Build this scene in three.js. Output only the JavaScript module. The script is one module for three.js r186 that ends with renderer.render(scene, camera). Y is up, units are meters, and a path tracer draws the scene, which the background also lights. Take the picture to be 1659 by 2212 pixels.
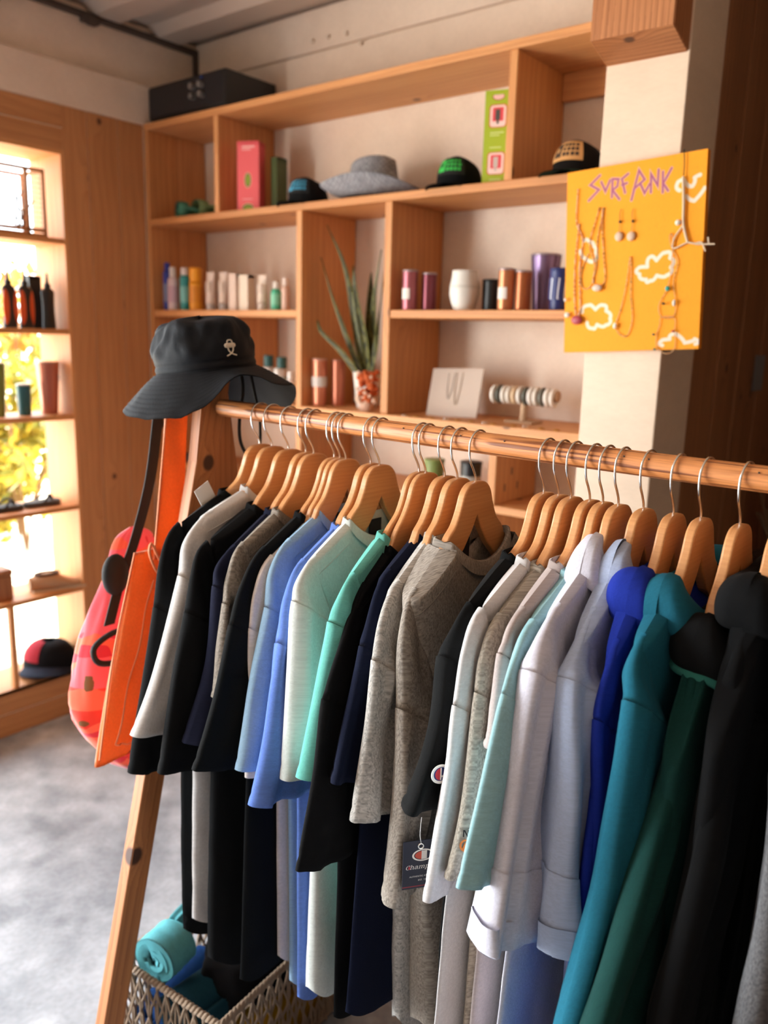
import * as THREE from 'three';
import { mergeGeometries } from 'three/addons/utils/BufferGeometryUtils.js';
import { RectAreaLightUniformsLib } from 'three/addons/lights/RectAreaLightUniformsLib.js';
import { RoundedBoxGeometry } from 'three/addons/geometries/RoundedBoxGeometry.js';

// ---------------------------------------------------------------- camera, sky, exposure
const scene = new THREE.Scene();
const camera = new THREE.PerspectiveCamera(64.093, 1659 / 2212, 0.05, 200);
camera.position.set(0, 1.6, 0);
camera.rotation.set(-0.20998, 0.6711, 0.02643, 'YXZ');
camera.focus = 1.2;
camera.userData.fStop = 2.9;
scene.background = new THREE.Color(0.86, 0.95, 1.0);
scene.backgroundIntensity = 3.2;
RectAreaLightUniformsLib.init();
function skylight(name, x, y, z, w, h, tx, ty, tz, k) { const l = new THREE.RectAreaLight(new THREE.Color(0.93, 0.97, 1.0), k, w, h); l.name = name; l.position.set(x, y, z); l.lookAt(tx, ty, tz); scene.add(l); }
skylight('door_daylight', -3.2, 1.18, 0.89, 2.0, 2.3, 0, 1.18, 0.89, 4.2);
const sun = new THREE.DirectionalLight(0xfff0d8, 9); sun.position.set(3, 11, -1); sun.target.position.set(0, 0, 0); sun.castShadow = true; sun.shadow.mapSize.set(2048, 2048); Object.assign(sun.shadow.camera, { left: -9, right: 9, top: 9, bottom: -9, near: 1, far: 30 }); scene.add(sun, sun.target);
const renderer = new THREE.WebGLRenderer({ antialias: true });
renderer.toneMapping = THREE.LinearToneMapping;
renderer.toneMappingExposure = 2.6;
renderer.shadowMap.enabled = true;

// ---------------------------------------------------------------- helpers
const V = (x, y, z) => new THREE.Vector3(x, y, z);
const lerp = THREE.MathUtils.lerp, clamp = THREE.MathUtils.clamp, sstep = THREE.MathUtils.smoothstep;
function rng(seed) { let a = seed >>> 0; return () => { a = (a + 0x6d2b79f5) | 0; let t = Math.imul(a ^ (a >>> 15), 1 | a); t = (t + Math.imul(t ^ (t >>> 7), 61 | t)) ^ t; return ((t ^ (t >>> 14)) >>> 0) / 4294967296; }; }
const R = rng(77);
const h2 = (x, y, s) => { let n = Math.imul(x, 374761393) ^ Math.imul(y, 668265263) ^ Math.imul(s, 1274126177); n = Math.imul(n ^ (n >>> 13), 1274126177); return ((n ^ (n >>> 16)) >>> 0) / 4294967296; };
function vn(x, y, s = 0, px = 0, py = 0) {           // value noise 0..1, with periods px, py if given
  const x0 = Math.floor(x), y0 = Math.floor(y), fx = x - x0, fy = y - y0, u = fx * fx * (3 - 2 * fx), v = fy * fy * (3 - 2 * fy);
  const m = (a, p) => (p ? ((a % p) + p) % p : a);
  const a = h2(m(x0, px), m(y0, py), s), b = h2(m(x0 + 1, px), m(y0, py), s), c = h2(m(x0, px), m(y0 + 1, py), s), d = h2(m(x0 + 1, px), m(y0 + 1, py), s);
  return lerp(lerp(a, b, u), lerp(c, d, u), v);
}
const sn = (x, y, s) => vn(x, y, s) * 2 - 1;
const used = {};
function numbered(n) { used[n] = (used[n] ?? -1) + 1; return used[n] ? n + '_' + String(used[n]).padStart(3, '0') : n; }
function shade(o) { o.traverse((m) => { if (m.isMesh) { m.castShadow = true; m.receiveShadow = true; } }); return o; }
function tag(o, label, category, group) { o.userData.label = label; o.userData.category = category; if (group) o.userData.group = group; return o; }
function thing(name, label, category, x = 0, y = 0, z = 0, turn = 0, group) {
  const o = new THREE.Group(); o.name = numbered(name); o.position.set(x, y, z); o.rotation.y = turn; scene.add(o); return tag(o, label, category, group);
}
function part(name, geo, mat, parent, label) {
  const g = Array.isArray(geo) ? mergeGeometries(geo.map((q) => (q.index ? q.toNonIndexed() : q))) : geo;
  const m = new THREE.Mesh(g, mat); m.name = name; m.castShadow = m.receiveShadow = true; if (label) m.userData.label = label; parent.add(m); return m;
}
function struct(name, geo, mat) { const m = part(numbered(name), geo, mat, scene); m.userData.kind = 'structure'; return m; }
function single(name, geo, mat, label, category, group) { return tag(part(numbered(name), geo, mat, scene), label, category, group); }
function boxUV(g, axis, off = [0, 0]) {             // uv in metres, u along the grain axis
  if (g.index) g = g.toNonIndexed();
  const p = g.attributes.position, n = g.attributes.normal, uv = new Float32Array(p.count * 2), A = { x: 0, y: 1, z: 2 }[axis];
  for (let i = 0; i < p.count; i++) {
    const q = [p.getX(i), p.getY(i), p.getZ(i)], k = [Math.abs(n.getX(i)), Math.abs(n.getY(i)), Math.abs(n.getZ(i))];
    const f = k[0] > k[1] && k[0] > k[2] ? 0 : k[1] > k[2] ? 1 : 2, rest = [0, 1, 2].filter((a) => a !== f);
    let u = rest.includes(A) ? A : rest[0], v = rest.find((a) => a !== u);
    uv[i * 2] = q[u] + off[0]; uv[i * 2 + 1] = q[v] + off[1] + f * 0.13;
  }
  g.setAttribute('uv', new THREE.BufferAttribute(uv, 2)); return g;
}
function bx(x0, x1, y0, y1, z0, z1, axis = 'x', bev = 0.002) {   // a board between these bounds
  const w = x1 - x0, h = y1 - y0, d = z1 - z0, r = Math.min(bev, w / 3, h / 3, d / 3);
  const g = bev ? new RoundedBoxGeometry(w, h, d, 1, r) : new THREE.BoxGeometry(w, h, d);
  g.translate((x0 + x1) / 2, (y0 + y1) / 2, (z0 + z1) / 2); return boxUV(g, axis, [R() * 3, R() * 2]);
}
function lathe(pts, seg = 28) { return new THREE.LatheGeometry(pts.map((p) => new THREE.Vector2(p[0], p[1])), seg); }
function tube(pts, r, seg = 40, rad = 8, closed = false) { return new THREE.TubeGeometry(new THREE.CatmullRomCurve3(pts.map((p) => (p.isVector3 ? p : V(...p))), closed, 'centripetal'), seg, r, rad, closed); }
function loft(rings, uvf, closeEnds = false) {      // rings of equal length, each a closed loop
  const n = rings[0].length, P = [], U = [], I = [];
  for (const r of rings) for (let i = 0; i <= n; i++) { const p = r[i % n]; P.push(p.x, p.y, p.z); const t = uvf(p); U.push(t[0], t[1]); }
  const w = n + 1;
  for (let j = 0; j + 1 < rings.length; j++) for (let i = 0; i < n; i++) { const a = j * w + i, b = a + 1, c = a + w, d = c + 1; I.push(a, c, b, b, c, d); }
  if (closeEnds) for (const [j, flip] of [[0, 0], [rings.length - 1, 1]]) {
    const c = rings[j].reduce((s, p) => s.add(p), V(0, 0, 0)).divideScalar(n), k = P.length / 3; P.push(c.x, c.y, c.z); U.push(...uvf(c));
    for (let i = 0; i < n; i++) flip ? I.push(k, j * w + i, j * w + i + 1) : I.push(k, j * w + i + 1, j * w + i);
  }
  const g = new THREE.BufferGeometry(); g.setAttribute('position', new THREE.Float32BufferAttribute(P, 3)); g.setAttribute('uv', new THREE.Float32BufferAttribute(U, 2)); g.setIndex(I); g.computeVertexNormals();
  const N = g.attributes.normal;
  for (let j = 0; j < rings.length; j++) {
    const a = j * w, b = a + n, q = V(N.getX(a) + N.getX(b), N.getY(a) + N.getY(b), N.getZ(a) + N.getZ(b)).normalize();
    N.setXYZ(a, q.x, q.y, q.z); N.setXYZ(b, q.x, q.y, q.z);
  }
  return g;
}
function grid(nu, nv, f, uvf) {                     // open sheet
  const P = [], U = [], I = [];
  for (let j = 0; j <= nv; j++) for (let i = 0; i <= nu; i++) { const p = f(i / nu, j / nv); P.push(p.x, p.y, p.z); const t = uvf ? uvf(i / nu, j / nv, p) : [i / nu, j / nv]; U.push(t[0], t[1]); }
  for (let j = 0; j < nv; j++) for (let i = 0; i < nu; i++) { const a = j * (nu + 1) + i, b = a + 1, c = a + nu + 1, d = c + 1; I.push(a, c, b, b, c, d); }
  const g = new THREE.BufferGeometry(); g.setAttribute('position', new THREE.Float32BufferAttribute(P, 3)); g.setAttribute('uv', new THREE.Float32BufferAttribute(U, 2)); g.setIndex(I); g.computeVertexNormals(); return g;
}

// ---------------------------------------------------------------- textures
function dtex(w, h, f, srgb = true, rx = 1, ry = 1) { // f(x, y) in 0..1 gives [r,g,b] 0..255
  const d = new Uint8Array(w * h * 4);
  for (let y = 0; y < h; y++) for (let x = 0; x < w; x++) { const c = f(x / w, y / h, x, y), k = (y * w + x) * 4; d[k] = clamp(c[0], 0, 255); d[k + 1] = clamp(c[1], 0, 255); d[k + 2] = clamp(c[2], 0, 255); d[k + 3] = 255; }
  const t = new THREE.DataTexture(d, w, h); t.wrapS = t.wrapT = THREE.RepeatWrapping; t.magFilter = THREE.LinearFilter; t.minFilter = THREE.LinearMipmapLinearFilter; t.generateMipmaps = true;
  if (srgb) t.colorSpace = THREE.SRGBColorSpace; t.repeat.set(rx, ry); t.needsUpdate = true; return t;
}
const mix3 = (a, b, t) => [lerp(a[0], b[0], t), lerp(a[1], b[1], t), lerp(a[2], b[2], t)];
function woodTex(seed, light, dark, knots, rows = 26, W = 512, H = 512, gr = 0.4) {   // covers 1.4 m along u, 0.5 m along v
  const r = rng(seed), K = Array.from({ length: knots }, () => [r(), r(), 0.012 + r() * 0.016]);
  return dtex(W, H, (u, v) => {
    let warp = vn(u * 4, v * 6, seed, 4, 6) * 0.9 + vn(u * 9, v * 12, seed + 1, 9, 12) * 0.35, kn = 0;
    for (const k of K) { let du = Math.abs(u - k[0]), dv = Math.abs(v - k[1]); du = Math.min(du, 1 - du) * 1.4; dv = Math.min(dv, 1 - dv) * 0.5; const q = Math.sqrt((du * du) / 4 + dv * dv) / k[2]; warp += 1.6 * Math.exp(-q * q * 0.5); kn = Math.max(kn, 1 - sstep(Math.sqrt(du * du / 1.6 + dv * dv) / k[2], 0.35, 0.75)); }
    const ring = v * rows + warp, f = ring - Math.floor(ring), g = Math.pow(f, 2.2) * gr + vn(u * 14, v * 200, seed + 2, 14, 200) * 0.3 + vn(u * 3, v * 9, seed + 3, 3, 9) * 0.3;
    return mix3(mix3(light, dark, clamp(g, 0, 1)), [62, 34, 18], kn * 0.75);
  }, true, 1 / 1.4, 1 / 0.5);
}
const M = {};
const std = (color, rough = 0.7, extra = {}) => new THREE.MeshPhysicalMaterial({ color, roughness: rough, ...extra });
{
  const shelfA = woodTex(11, [230, 168, 110], [182, 116, 64], 2, 18, 512, 512, 0.3), shelfB = woodTex(23, [222, 158, 98], [172, 106, 56], 3, 16, 512, 512, 0.3), trim = woodTex(31, [206, 148, 98], [162, 104, 60], 3, 14, 512, 512, 0.3);
  M.shelf = [std(0xffffff, 0.55, { map: shelfA }), std(0xffffff, 0.55, { map: shelfB })];
  M.trim = std(0xffffff, 0.6, { map: trim });
  M.leg = std(0xffffff, 0.5, { map: woodTex(41, [206, 136, 84], [152, 88, 46], 3, 30) });
  const railT = dtex(512, 256, (u, v) => { const g = vn(u * 5 + Math.sin(v * 6.28) * 0.2, v * 34, 5, 5, 34), f = vn(u * 20, v * 80, 8, 20, 80), s = sstep(g, 0.55, 0.8); return mix3([224, 148, 86], [124, 66, 32], clamp(s * 0.75 + f * 0.3, 0, 1)); });
  M.rail = std(0xffffff, 0.42, { map: railT, bumpMap: railT, bumpScale: -0.0009, clearcoat: 0.15, clearcoatRoughness: 0.5 });
  const hang = woodTex(53, [228, 168, 112], [202, 136, 82], 0, 30, 256, 512, 0.25); hang.repeat.set(1 / 0.5, 1 / 0.2);
  M.hanger = std(0xffffff, 0.38, { map: hang, clearcoat: 0.25, clearcoatRoughness: 0.35 });
  M.block = std(0xffffff, 0.6, { map: woodTex(61, [206, 140, 88], [128, 72, 38], 3, 34) });
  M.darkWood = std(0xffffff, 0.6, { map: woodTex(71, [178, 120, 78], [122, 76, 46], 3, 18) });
  M.darkPaint = std(0x2a211c, 0.8);
  M.midPaint = std(0xa89684, 0.8);
  const plas = dtex(512, 512, (u, v) => { const a = vn(u * 5, v * 5, 3, 5, 5), b = vn(u * 30, v * 30, 4, 30, 30), c = vn(u * 160, v * 160, 6, 160, 160), k = 222 + a * 10 + b * 6 + c * 5; return [k, k - 20, k - 38]; });
  plas.repeat.set(0.7, 0.7);
  M.wall = std(0xffffff, 0.75, { map: plas });
  const col = plas.clone(); col.repeat.set(1.4, 0.5); col.needsUpdate = true;
  M.column = std(0xfffaf2, 0.5, { map: col });
  const conc = dtex(1024, 1024, (u, v) => { const a = vn(u * 6, v * 6, 1, 6, 6), b = vn(u * 18, v * 18, 2, 18, 18), c = vn(u * 48, v * 48, 3, 48, 48), d = vn(u * 220, v * 220, 4, 220, 220), k = 168 + (a - 0.5) * 40 + (b - 0.5) * 44 + (c - 0.5) * 30 + (d - 0.5) * 16; return [k - 6, k + 3, k + 13]; });
  conc.repeat.set(0.5, 0.5);
  M.floor = std(0xffffff, 0.42, { map: conc });
  M.ceil = std(0xc4b2a2, 0.55, { metalness: 0.1 });
  M.paintedSteel = std(0xd9c9b8, 0.5);
  M.darkTrim = std(0x4a3d36, 0.6);
  M.chrome = std(0xe8e6e2, 0.16, { metalness: 1 });
  M.ground = std(0xcfc6b4, 0.95);
}
const knitB = dtex(256, 256, (u, v) => { const k = 255 * (0.5 * vn(u * 64, v * 40, 9, 64, 40) + 0.5 * vn(u * 128, v * 128, 10, 128, 128)); return [k, k, k]; }, false, 10, 10);
const knitC = dtex(512, 512, (u, v) => { const k = 246 - 26 * (0.45 * vn(u * 90, v * 60, 9, 90, 60) + 0.55 * vn(u * 240, v * 240, 10, 240, 240)) + 8 * vn(u * 8, v * 6, 11, 8, 6); return [k, k, k]; }, true, 5, 5);
const heatherC = dtex(512, 512, (u, v) => { const k = 255 - 100 * (0.55 * Math.pow(vn(u * 170, v * 60, 19, 170, 60), 1.5) + 0.45 * Math.pow(vn(u * 250, v * 120, 20, 250, 120), 2)) ; return [k, k, k * 0.995]; }, true, 5, 5);
const oxfordC = dtex(256, 256, (u, v, x, y) => { const k = 236 + ((x ^ y) & 1 ? 14 : -10) + 14 * (vn(u * 40, v * 90, 21, 40, 90) - 0.5); return [k, k, k]; }, true, 9, 9);
function cloth(hex, kind = 'knit') {
  return new THREE.MeshPhysicalMaterial({ color: hex, roughness: 0.94, specularIntensity: 0.35, map: kind === 'heather' ? heatherC : kind === 'oxford' ? oxfordC : knitC, bumpMap: knitB, bumpScale: 0.00028, sheen: 0.2, sheenRoughness: 0.6, sheenColor: new THREE.Color(hex).lerp(new THREE.Color(0xffffff), 0.12), side: THREE.DoubleSide });
}
function canvasTex(w, h, draw) {
  const c = document.createElement('canvas'); c.width = w; c.height = h; draw(c.getContext('2d'), w, h);
  const t = new THREE.CanvasTexture(c); t.colorSpace = THREE.SRGBColorSpace; t.magFilter = THREE.LinearFilter; t.anisotropy = 8; return t;
}

// ---------------------------------------------------------------- the room
function sgroup(name) { const g = new THREE.Group(); g.name = numbered(name); g.userData.kind = 'structure'; scene.add(g); return g; }
struct('floor', bx(-3.3, 2.3, -0.12, 0, -4.4, 2.7, 'x', 0), M.floor);
{ // corrugated steel ceiling, ribs along x
  const sh = new THREE.Shape(), pitch = 0.29; sh.moveTo(-4.45, 2.84);
  for (let z = -4.4; z < 2.7; z += pitch) { sh.lineTo(z, 2.772); sh.lineTo(z + 0.11, 2.772); sh.lineTo(z + 0.145, 2.808); sh.lineTo(z + 0.255, 2.808); }
  sh.lineTo(2.75, 2.772); sh.lineTo(2.75, 2.84); sh.closePath();
  const g = new THREE.ExtrudeGeometry(sh, { depth: 5.7, bevelEnabled: false }); g.rotateY(-Math.PI / 2); g.translate(2.35, 0, 0);
  struct('ceiling', boxUV(g, 'x'), M.ceil);
}
struct('wall_back', [bx(-3.3, -0.88, 0, 2.645, -2.6, -2.47, 'x', 0), bx(-3.3, -0.88, 2.655, 2.8, -2.6, -2.466, 'x', 0.003), bx(-3.3, -0.88, 2.644, 2.656, -2.6, -2.482, 'x', 0)], M.wall);
{ // bolts and holes on the steel seam above the shelf
  const w = sgroup('trim_1');
  for (const [x, y] of [[-2.36, 2.69], [-2.28, 2.69], [-2.19, 2.685], [-2.12, 2.64]]) { const c = new THREE.CylinderGeometry(0.007, 0.008, 0.012, 10); c.rotateX(Math.PI / 2); c.translate(x, y, -2.462); part('bolt', c, M.paintedSteel, w); }
}
struct('wall_left', [bx(-3.28, -3.034, 0, 2.42, -2.6, -1.812, 'y', 0), bx(-3.28, -3.034, 2.262, 2.42, -1.812, -0.45, 'z', 0), bx(-3.28, -3.034, 0, 0.188, -1.812, -0.45, 'z', 0), bx(-3.28, -3.034, 0, 2.42, -0.45, -0.12, 'y', 0), bx(-3.28, -3.034, 2.36, 2.42, -0.12, 2.7, 'y', 0), bx(-3.28, -3.034, 0, 2.36, 1.9, 2.7, 'y', 0),
  bx(-3.28, -3.06, 2.42, 2.8, -2.6, 2.7, 'z', 0), bx(-3.28, -3.03, 2.42, 2.575, -2.6, 2.7, 'z', 0.006)], M.wall);
struct('trim_2', [bx(-3.062, -3.035, 2.755, 2.775, -2.47, 2.6, 'z', 0.001), bx(-3.055, -3.035, 2.58, 2.76, -2.47, -2.45, 'y', 0.001)], M.darkTrim);
for (const z of [-1.62, -1.95]) single('track_clamp', [bx(-3.05, -3.02, 2.735, 2.765, z - 0.035, z + 0.035, 'z', 0.004), bx(-3.03, -3.015, 2.725, 2.75, z - 0.015, z + 0.02, 'z', 0.003)], M.darkTrim, z > -1.8 ? 'black clamp on the ceiling track, the nearer of the two' : 'black clamp on the ceiling track, the farther one towards the room corner', 'clamp');
{ // timber lining of the left wall round the window
  const w = sgroup('trim_3'), P = (...a) => part('plank', bx(...a), M.trim, w);
  let z = -1.81; for (const d of [0.105, 0.135, 0.12]) { P(-3.045, -3.03, 0, 2.42, z - d + 0.002, z, 'y', 0.003); z -= d; }
  P(-3.045, -3.03, 2.26, 2.338, -1.81, -0.4, 'z', 0.003); P(-3.045, -3.03, 2.342, 2.42, -1.81, -0.4, 'z', 0.003);
  P(-3.045, -3.03, 0, 0.09, -1.81, -0.4, 'z', 0.003); P(-3.045, -3.03, 0.094, 0.19, -1.81, -0.4, 'z', 0.003);
  P(-3.045, -3.03, 0, 2.42, -0.5, -0.4, 'y', 0.003);
  part('jamb', bx(-3.262, -3.032, 0.19, 2.262, -1.812, -1.797, 'y', 0.002), M.shelf[0], w); part('jamb', bx(-3.262, -3.032, 0.19, 2.262, -0.46, -0.445, 'y', 0.002), M.shelf[0], w);
  part('head', bx(-3.262, -3.032, 2.245, 2.262, -1.8, -0.45, 'z', 0.002), M.shelf[0], w); part('sill', bx(-3.262, -3.03, 0.172, 0.19, -1.8, -0.45, 'z', 0.002), M.trim, w);
}
{ // display shelves set into the window
  const t = thing('window_shelf', 'timber display shelves built into the bright window on the left wall', 'shelf', -3.15, 0.19, -1.1);
  const L = (...a) => bx(a[0] + 3.15, a[1] + 3.15, a[2] - 0.19, a[3] - 0.19, a[4] + 1.1, a[5] + 1.1, a[6]);
  for (const y of [1.94, 1.6, 1.265, 0.895, 0.545]) part('shelf_board', L(-3.25, -3.034, y - 0.02, y, -1.797, -0.46, 'z'), M.shelf[1], t);
  part('upright', L(-3.06, -3.034, 0.19, 0.525, -1.5, -1.478, 'y'), M.shelf[0], t); part('upright', L(-3.25, -3.034, 0.19, 2.245, -1.08, -1.06, 'y'), M.shelf[0], t);
}
struct('column', bx(-0.988, -0.777, 0, 2.8, -2.345, -2.1, 'y', 0.004), M.column);
{ // cut beam end sitting on the column face
  const sh = new THREE.Shape(); sh.moveTo(2.1, 2.286); sh.lineTo(2.0, 2.316); sh.lineTo(2.0, 2.8); sh.lineTo(2.1, 2.8); sh.closePath();
  const g = new THREE.ExtrudeGeometry(sh, { depth: 0.2, bevelEnabled: true, bevelSize: 0.003, bevelThickness: 0.003, bevelSegments: 1 }); g.rotateY(Math.PI / 2); g.translate(-0.985, 0, 0);
  single('beam_end', boxUV(g, 'y', [0.3, 0.1]), M.block, 'chunky cut timber beam end mounted on top of the pale column', 'beam');
}
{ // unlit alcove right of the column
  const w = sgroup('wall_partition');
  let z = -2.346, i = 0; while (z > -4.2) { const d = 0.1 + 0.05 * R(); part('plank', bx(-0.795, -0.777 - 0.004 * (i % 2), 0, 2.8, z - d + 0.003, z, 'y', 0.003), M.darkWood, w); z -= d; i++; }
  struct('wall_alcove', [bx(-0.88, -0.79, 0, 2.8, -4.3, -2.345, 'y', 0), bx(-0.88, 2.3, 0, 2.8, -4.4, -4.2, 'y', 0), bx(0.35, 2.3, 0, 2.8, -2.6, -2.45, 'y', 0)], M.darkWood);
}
{ // dark sales counter along the right side of the room
  const t = thing('sales_counter', 'dark timber sales counter along the right side of the shop', 'counter', 1.35, 0, 0.3); part('cabinet', bx(-0.75, 0.75, 0.06, 1.02, -1.6, 1.9, 'z', 0.004), M.darkPaint, t); part('plinth', bx(-0.7, 0.7, 0, 0.06, -1.55, 1.85, 'z', 0), M.darkPaint, t); part('worktop', bx(-0.8, 0.8, 1.02, 1.06, -1.65, 1.95, 'z', 0.004), M.darkWood, t);
}
struct('wall_right', bx(2.2, 2.35, 0, 2.8, -4.4, 2.7, 'z', 0), M.midPaint);
struct('wall_front', bx(-3.28, 2.35, 0, 2.8, 2.6, 2.75, 'x', 0), M.midPaint);
struct('ground', bx(-30, 30, -0.35, -0.12, -30, 30, 'x', 0), M.ground);
{ // shrub and sapling outside the window
  const leafG = new THREE.BufferGeometry(); leafG.setAttribute('position', new THREE.Float32BufferAttribute([0, 0, 0, 0.022, 0.05, 0.006, 0, 0.1, 0, -0.022, 0.05, 0.006], 3)); leafG.setAttribute('uv', new THREE.Float32BufferAttribute([0, 0, 1, 0, 1, 1, 0, 1], 2)); leafG.setIndex([0, 1, 2, 0, 2, 3]); leafG.computeVertexNormals();
  const lm = new THREE.MeshPhysicalMaterial({ color: 0xffffff, roughness: 0.8, transmission: 0.4, thickness: 0, side: THREE.DoubleSide }), bark = std(0x7a5a3c, 0.9);
  const shrub = (name, label, x, z, n, y0, y1, rad, cols, seed) => {
    const r = rng(seed), t = thing(name, label, 'shrub', x, -0.12, z), br = [];
    for (let k = 0; k < 7; k++) { const a = k * 0.9 + r(), e = V(Math.cos(a) * rad * 0.7, y1 * (0.6 + 0.35 * r()), Math.sin(a) * rad * 0.7); br.push(tube([V(0, 0, 0), V(e.x * 0.25, e.y * 0.4, e.z * 0.25), e], 0.012, 12, 5)); }
    part('stem', br, bark, t);
    const im = new THREE.InstancedMesh(leafG, lm, n), m = new THREE.Matrix4(), q = new THREE.Quaternion(), c = new THREE.Color();
    for (let k = 0; k < n; k++) {
      const cl = Math.floor(r() * 16), ca = h2(cl, 1, seed) * 6.28, cr = rad * 0.75 * Math.sqrt(h2(cl, 2, seed)), cy = lerp(y0, y1, h2(cl, 3, seed)), s = rad * 0.36;
      q.setFromEuler(new THREE.Euler(r() * 6, r() * 6, r() * 6)); const k2 = 0.7 + r() * 0.8;
      m.compose(V(Math.cos(ca) * cr + (r() + r() - 1) * s, cy + (r() + r() - 1) * s, Math.sin(ca) * cr + (r() + r() - 1) * s), q, V(k2, k2, k2)); im.setMatrixAt(k, m);
      im.setColorAt(k, c.set(cols[Math.floor(r() * cols.length)]));
    }
    im.name = 'foliage'; im.userData.kind = 'stuff'; im.castShadow = im.receiveShadow = true; t.add(im);
  };
  shrub('shrub', 'yellow-green bush outside, behind the middle window shelves', -6.1, -3.15, 2600, 0.25, 1.35, 0.5, [0xb0940e, 0x948808, 0xc0a41c, 0x74740e], 5);
  shrub('shrub', 'sparse orange-tinged sapling outside, above the yellow-green bush', -6.6, -3.35, 700, 1.5, 2.2, 0.45, [0xc08420, 0xc8a440, 0xb0641c], 9);
}

// ---------------------------------------------------------------- the clothes rack
const RA = V(-1.289, 1.452, -1.102), RU = V(1.034, -0.007, 0.022).normalize(), RT = -Math.atan2(RU.z, RU.x);
const railAt = (s) => RA.clone().addScaledVector(RU, s).add(V(0, -0.005 * Math.sin(Math.PI * clamp(s / 1.75, 0, 1)), 0));
{
  const t = thing('clothes_rack', 'wooden clothes rack with a round rail on slanting square legs', 'clothes rack');
  const C = new THREE.CatmullRomCurve3(Array.from({ length: 24 }, (_, i) => railAt(-0.015 + (1.79 * i) / 23)));
  const g = new THREE.TubeGeometry(C, 120, 0.017, 40), p = g.attributes.position, uv = g.attributes.uv;
  for (let i = 0; i < uv.count; i++) uv.setXY(i, uv.getX(i) * 3.2, uv.getY(i));
  part('rail', g, M.rail, t);
  const legW = woodTex(43, [204, 138, 88], [158, 96, 52], 0, 26); legW.dispose();
  const knotT = (() => { const K = [[0.545 / 1.6, 0.03, 0.02], [0.545 / 1.6, 0.535, 0.02], [1.37 / 1.6, 0.99, 0.018], [0.95 / 1.6, 0.3, 0.012]];
    const t2 = dtex(1024, 256, (u, v) => { let warp = vn(u * 4, v * 6, 43, 4, 6) * 0.8, kn = 0; for (const k of K) { let du = (u - k[0]) * 1.6, dv = Math.abs(v - k[1]); dv = Math.min(dv, 1 - dv) * 0.5; const q = (du * du) / 3 + dv * dv; warp += 1.5 * Math.exp(-q / k[2] / k[2]); kn = Math.max(kn, 1 - sstep(Math.sqrt(du * du / 1.4 + dv * dv) / k[2], 0.55, 0.95)); }
      const f = (v * 26 + warp) % 1, gg = Math.pow(f, 2.2) * 0.5 + vn(u * 14, v * 160, 7, 14, 160) * 0.35; return mix3(mix3([206, 138, 86], [156, 92, 50], gg), [58, 30, 18], kn * 0.85); });
    t2.repeat.set(1 / 1.6, 1 / 0.5); return t2; })();
  M.knotLeg = std(0xffffff, 0.5, { map: knotT });
  for (const end of [0, 1]) for (const side of [1, -1]) {
    const L = 1.555, g2 = boxUV(new RoundedBoxGeometry(0.03, L, 0.052, 1, 0.003).translate(0, L / 2, 0), 'y', [0, 0]);
    const m = part('leg', g2, side > 0 && !end ? M.knotLeg : M.leg, t), b = railAt(end ? 1.79 : -0.03);
    m.position.set(b.x - (end ? -0.016 : 0.014) - (side < 0 ? 0.003 : 0), 0.0, b.z + side * 0.345 + (side < 0 ? 0.01 : 0)); m.rotation.x = -side * 0.2315;
    m.position.y = 0.006;
  }
  for (const end of [0, 1]) { const b = railAt(end ? 1.79 : -0.03), sh = new THREE.Shape(); sh.moveTo(-0.028, 0.07); sh.lineTo(0.028, 0.07); sh.lineTo(0.066, -0.2); sh.lineTo(-0.066, -0.2); sh.closePath(); const q = new THREE.ExtrudeGeometry(sh, { depth: 0.026, bevelEnabled: false }); q.rotateY(Math.PI / 2); const m = part('gusset', boxUV(q, 'y', [0.4, 0.2]), M.leg, t); m.position.set(b.x - (end ? -0.003 : 0.0265), b.y - 0.005, b.z + 0.004); }
  for (const s of [0.175, 0.47, 0.585, 0.665, 0.855, 0.89, 1.03, 1.075, 1.25]) { const q = railAt(s), c = new THREE.CylinderGeometry(0.0012, 0.0012, 0.003, 8); c.rotateX(Math.PI / 2); const m = part('nail', c, M.darkTrim, t); m.position.set(q.x, q.y + 0.009, q.z + 0.0143); m.rotation.x = -0.6; }
}
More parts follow.
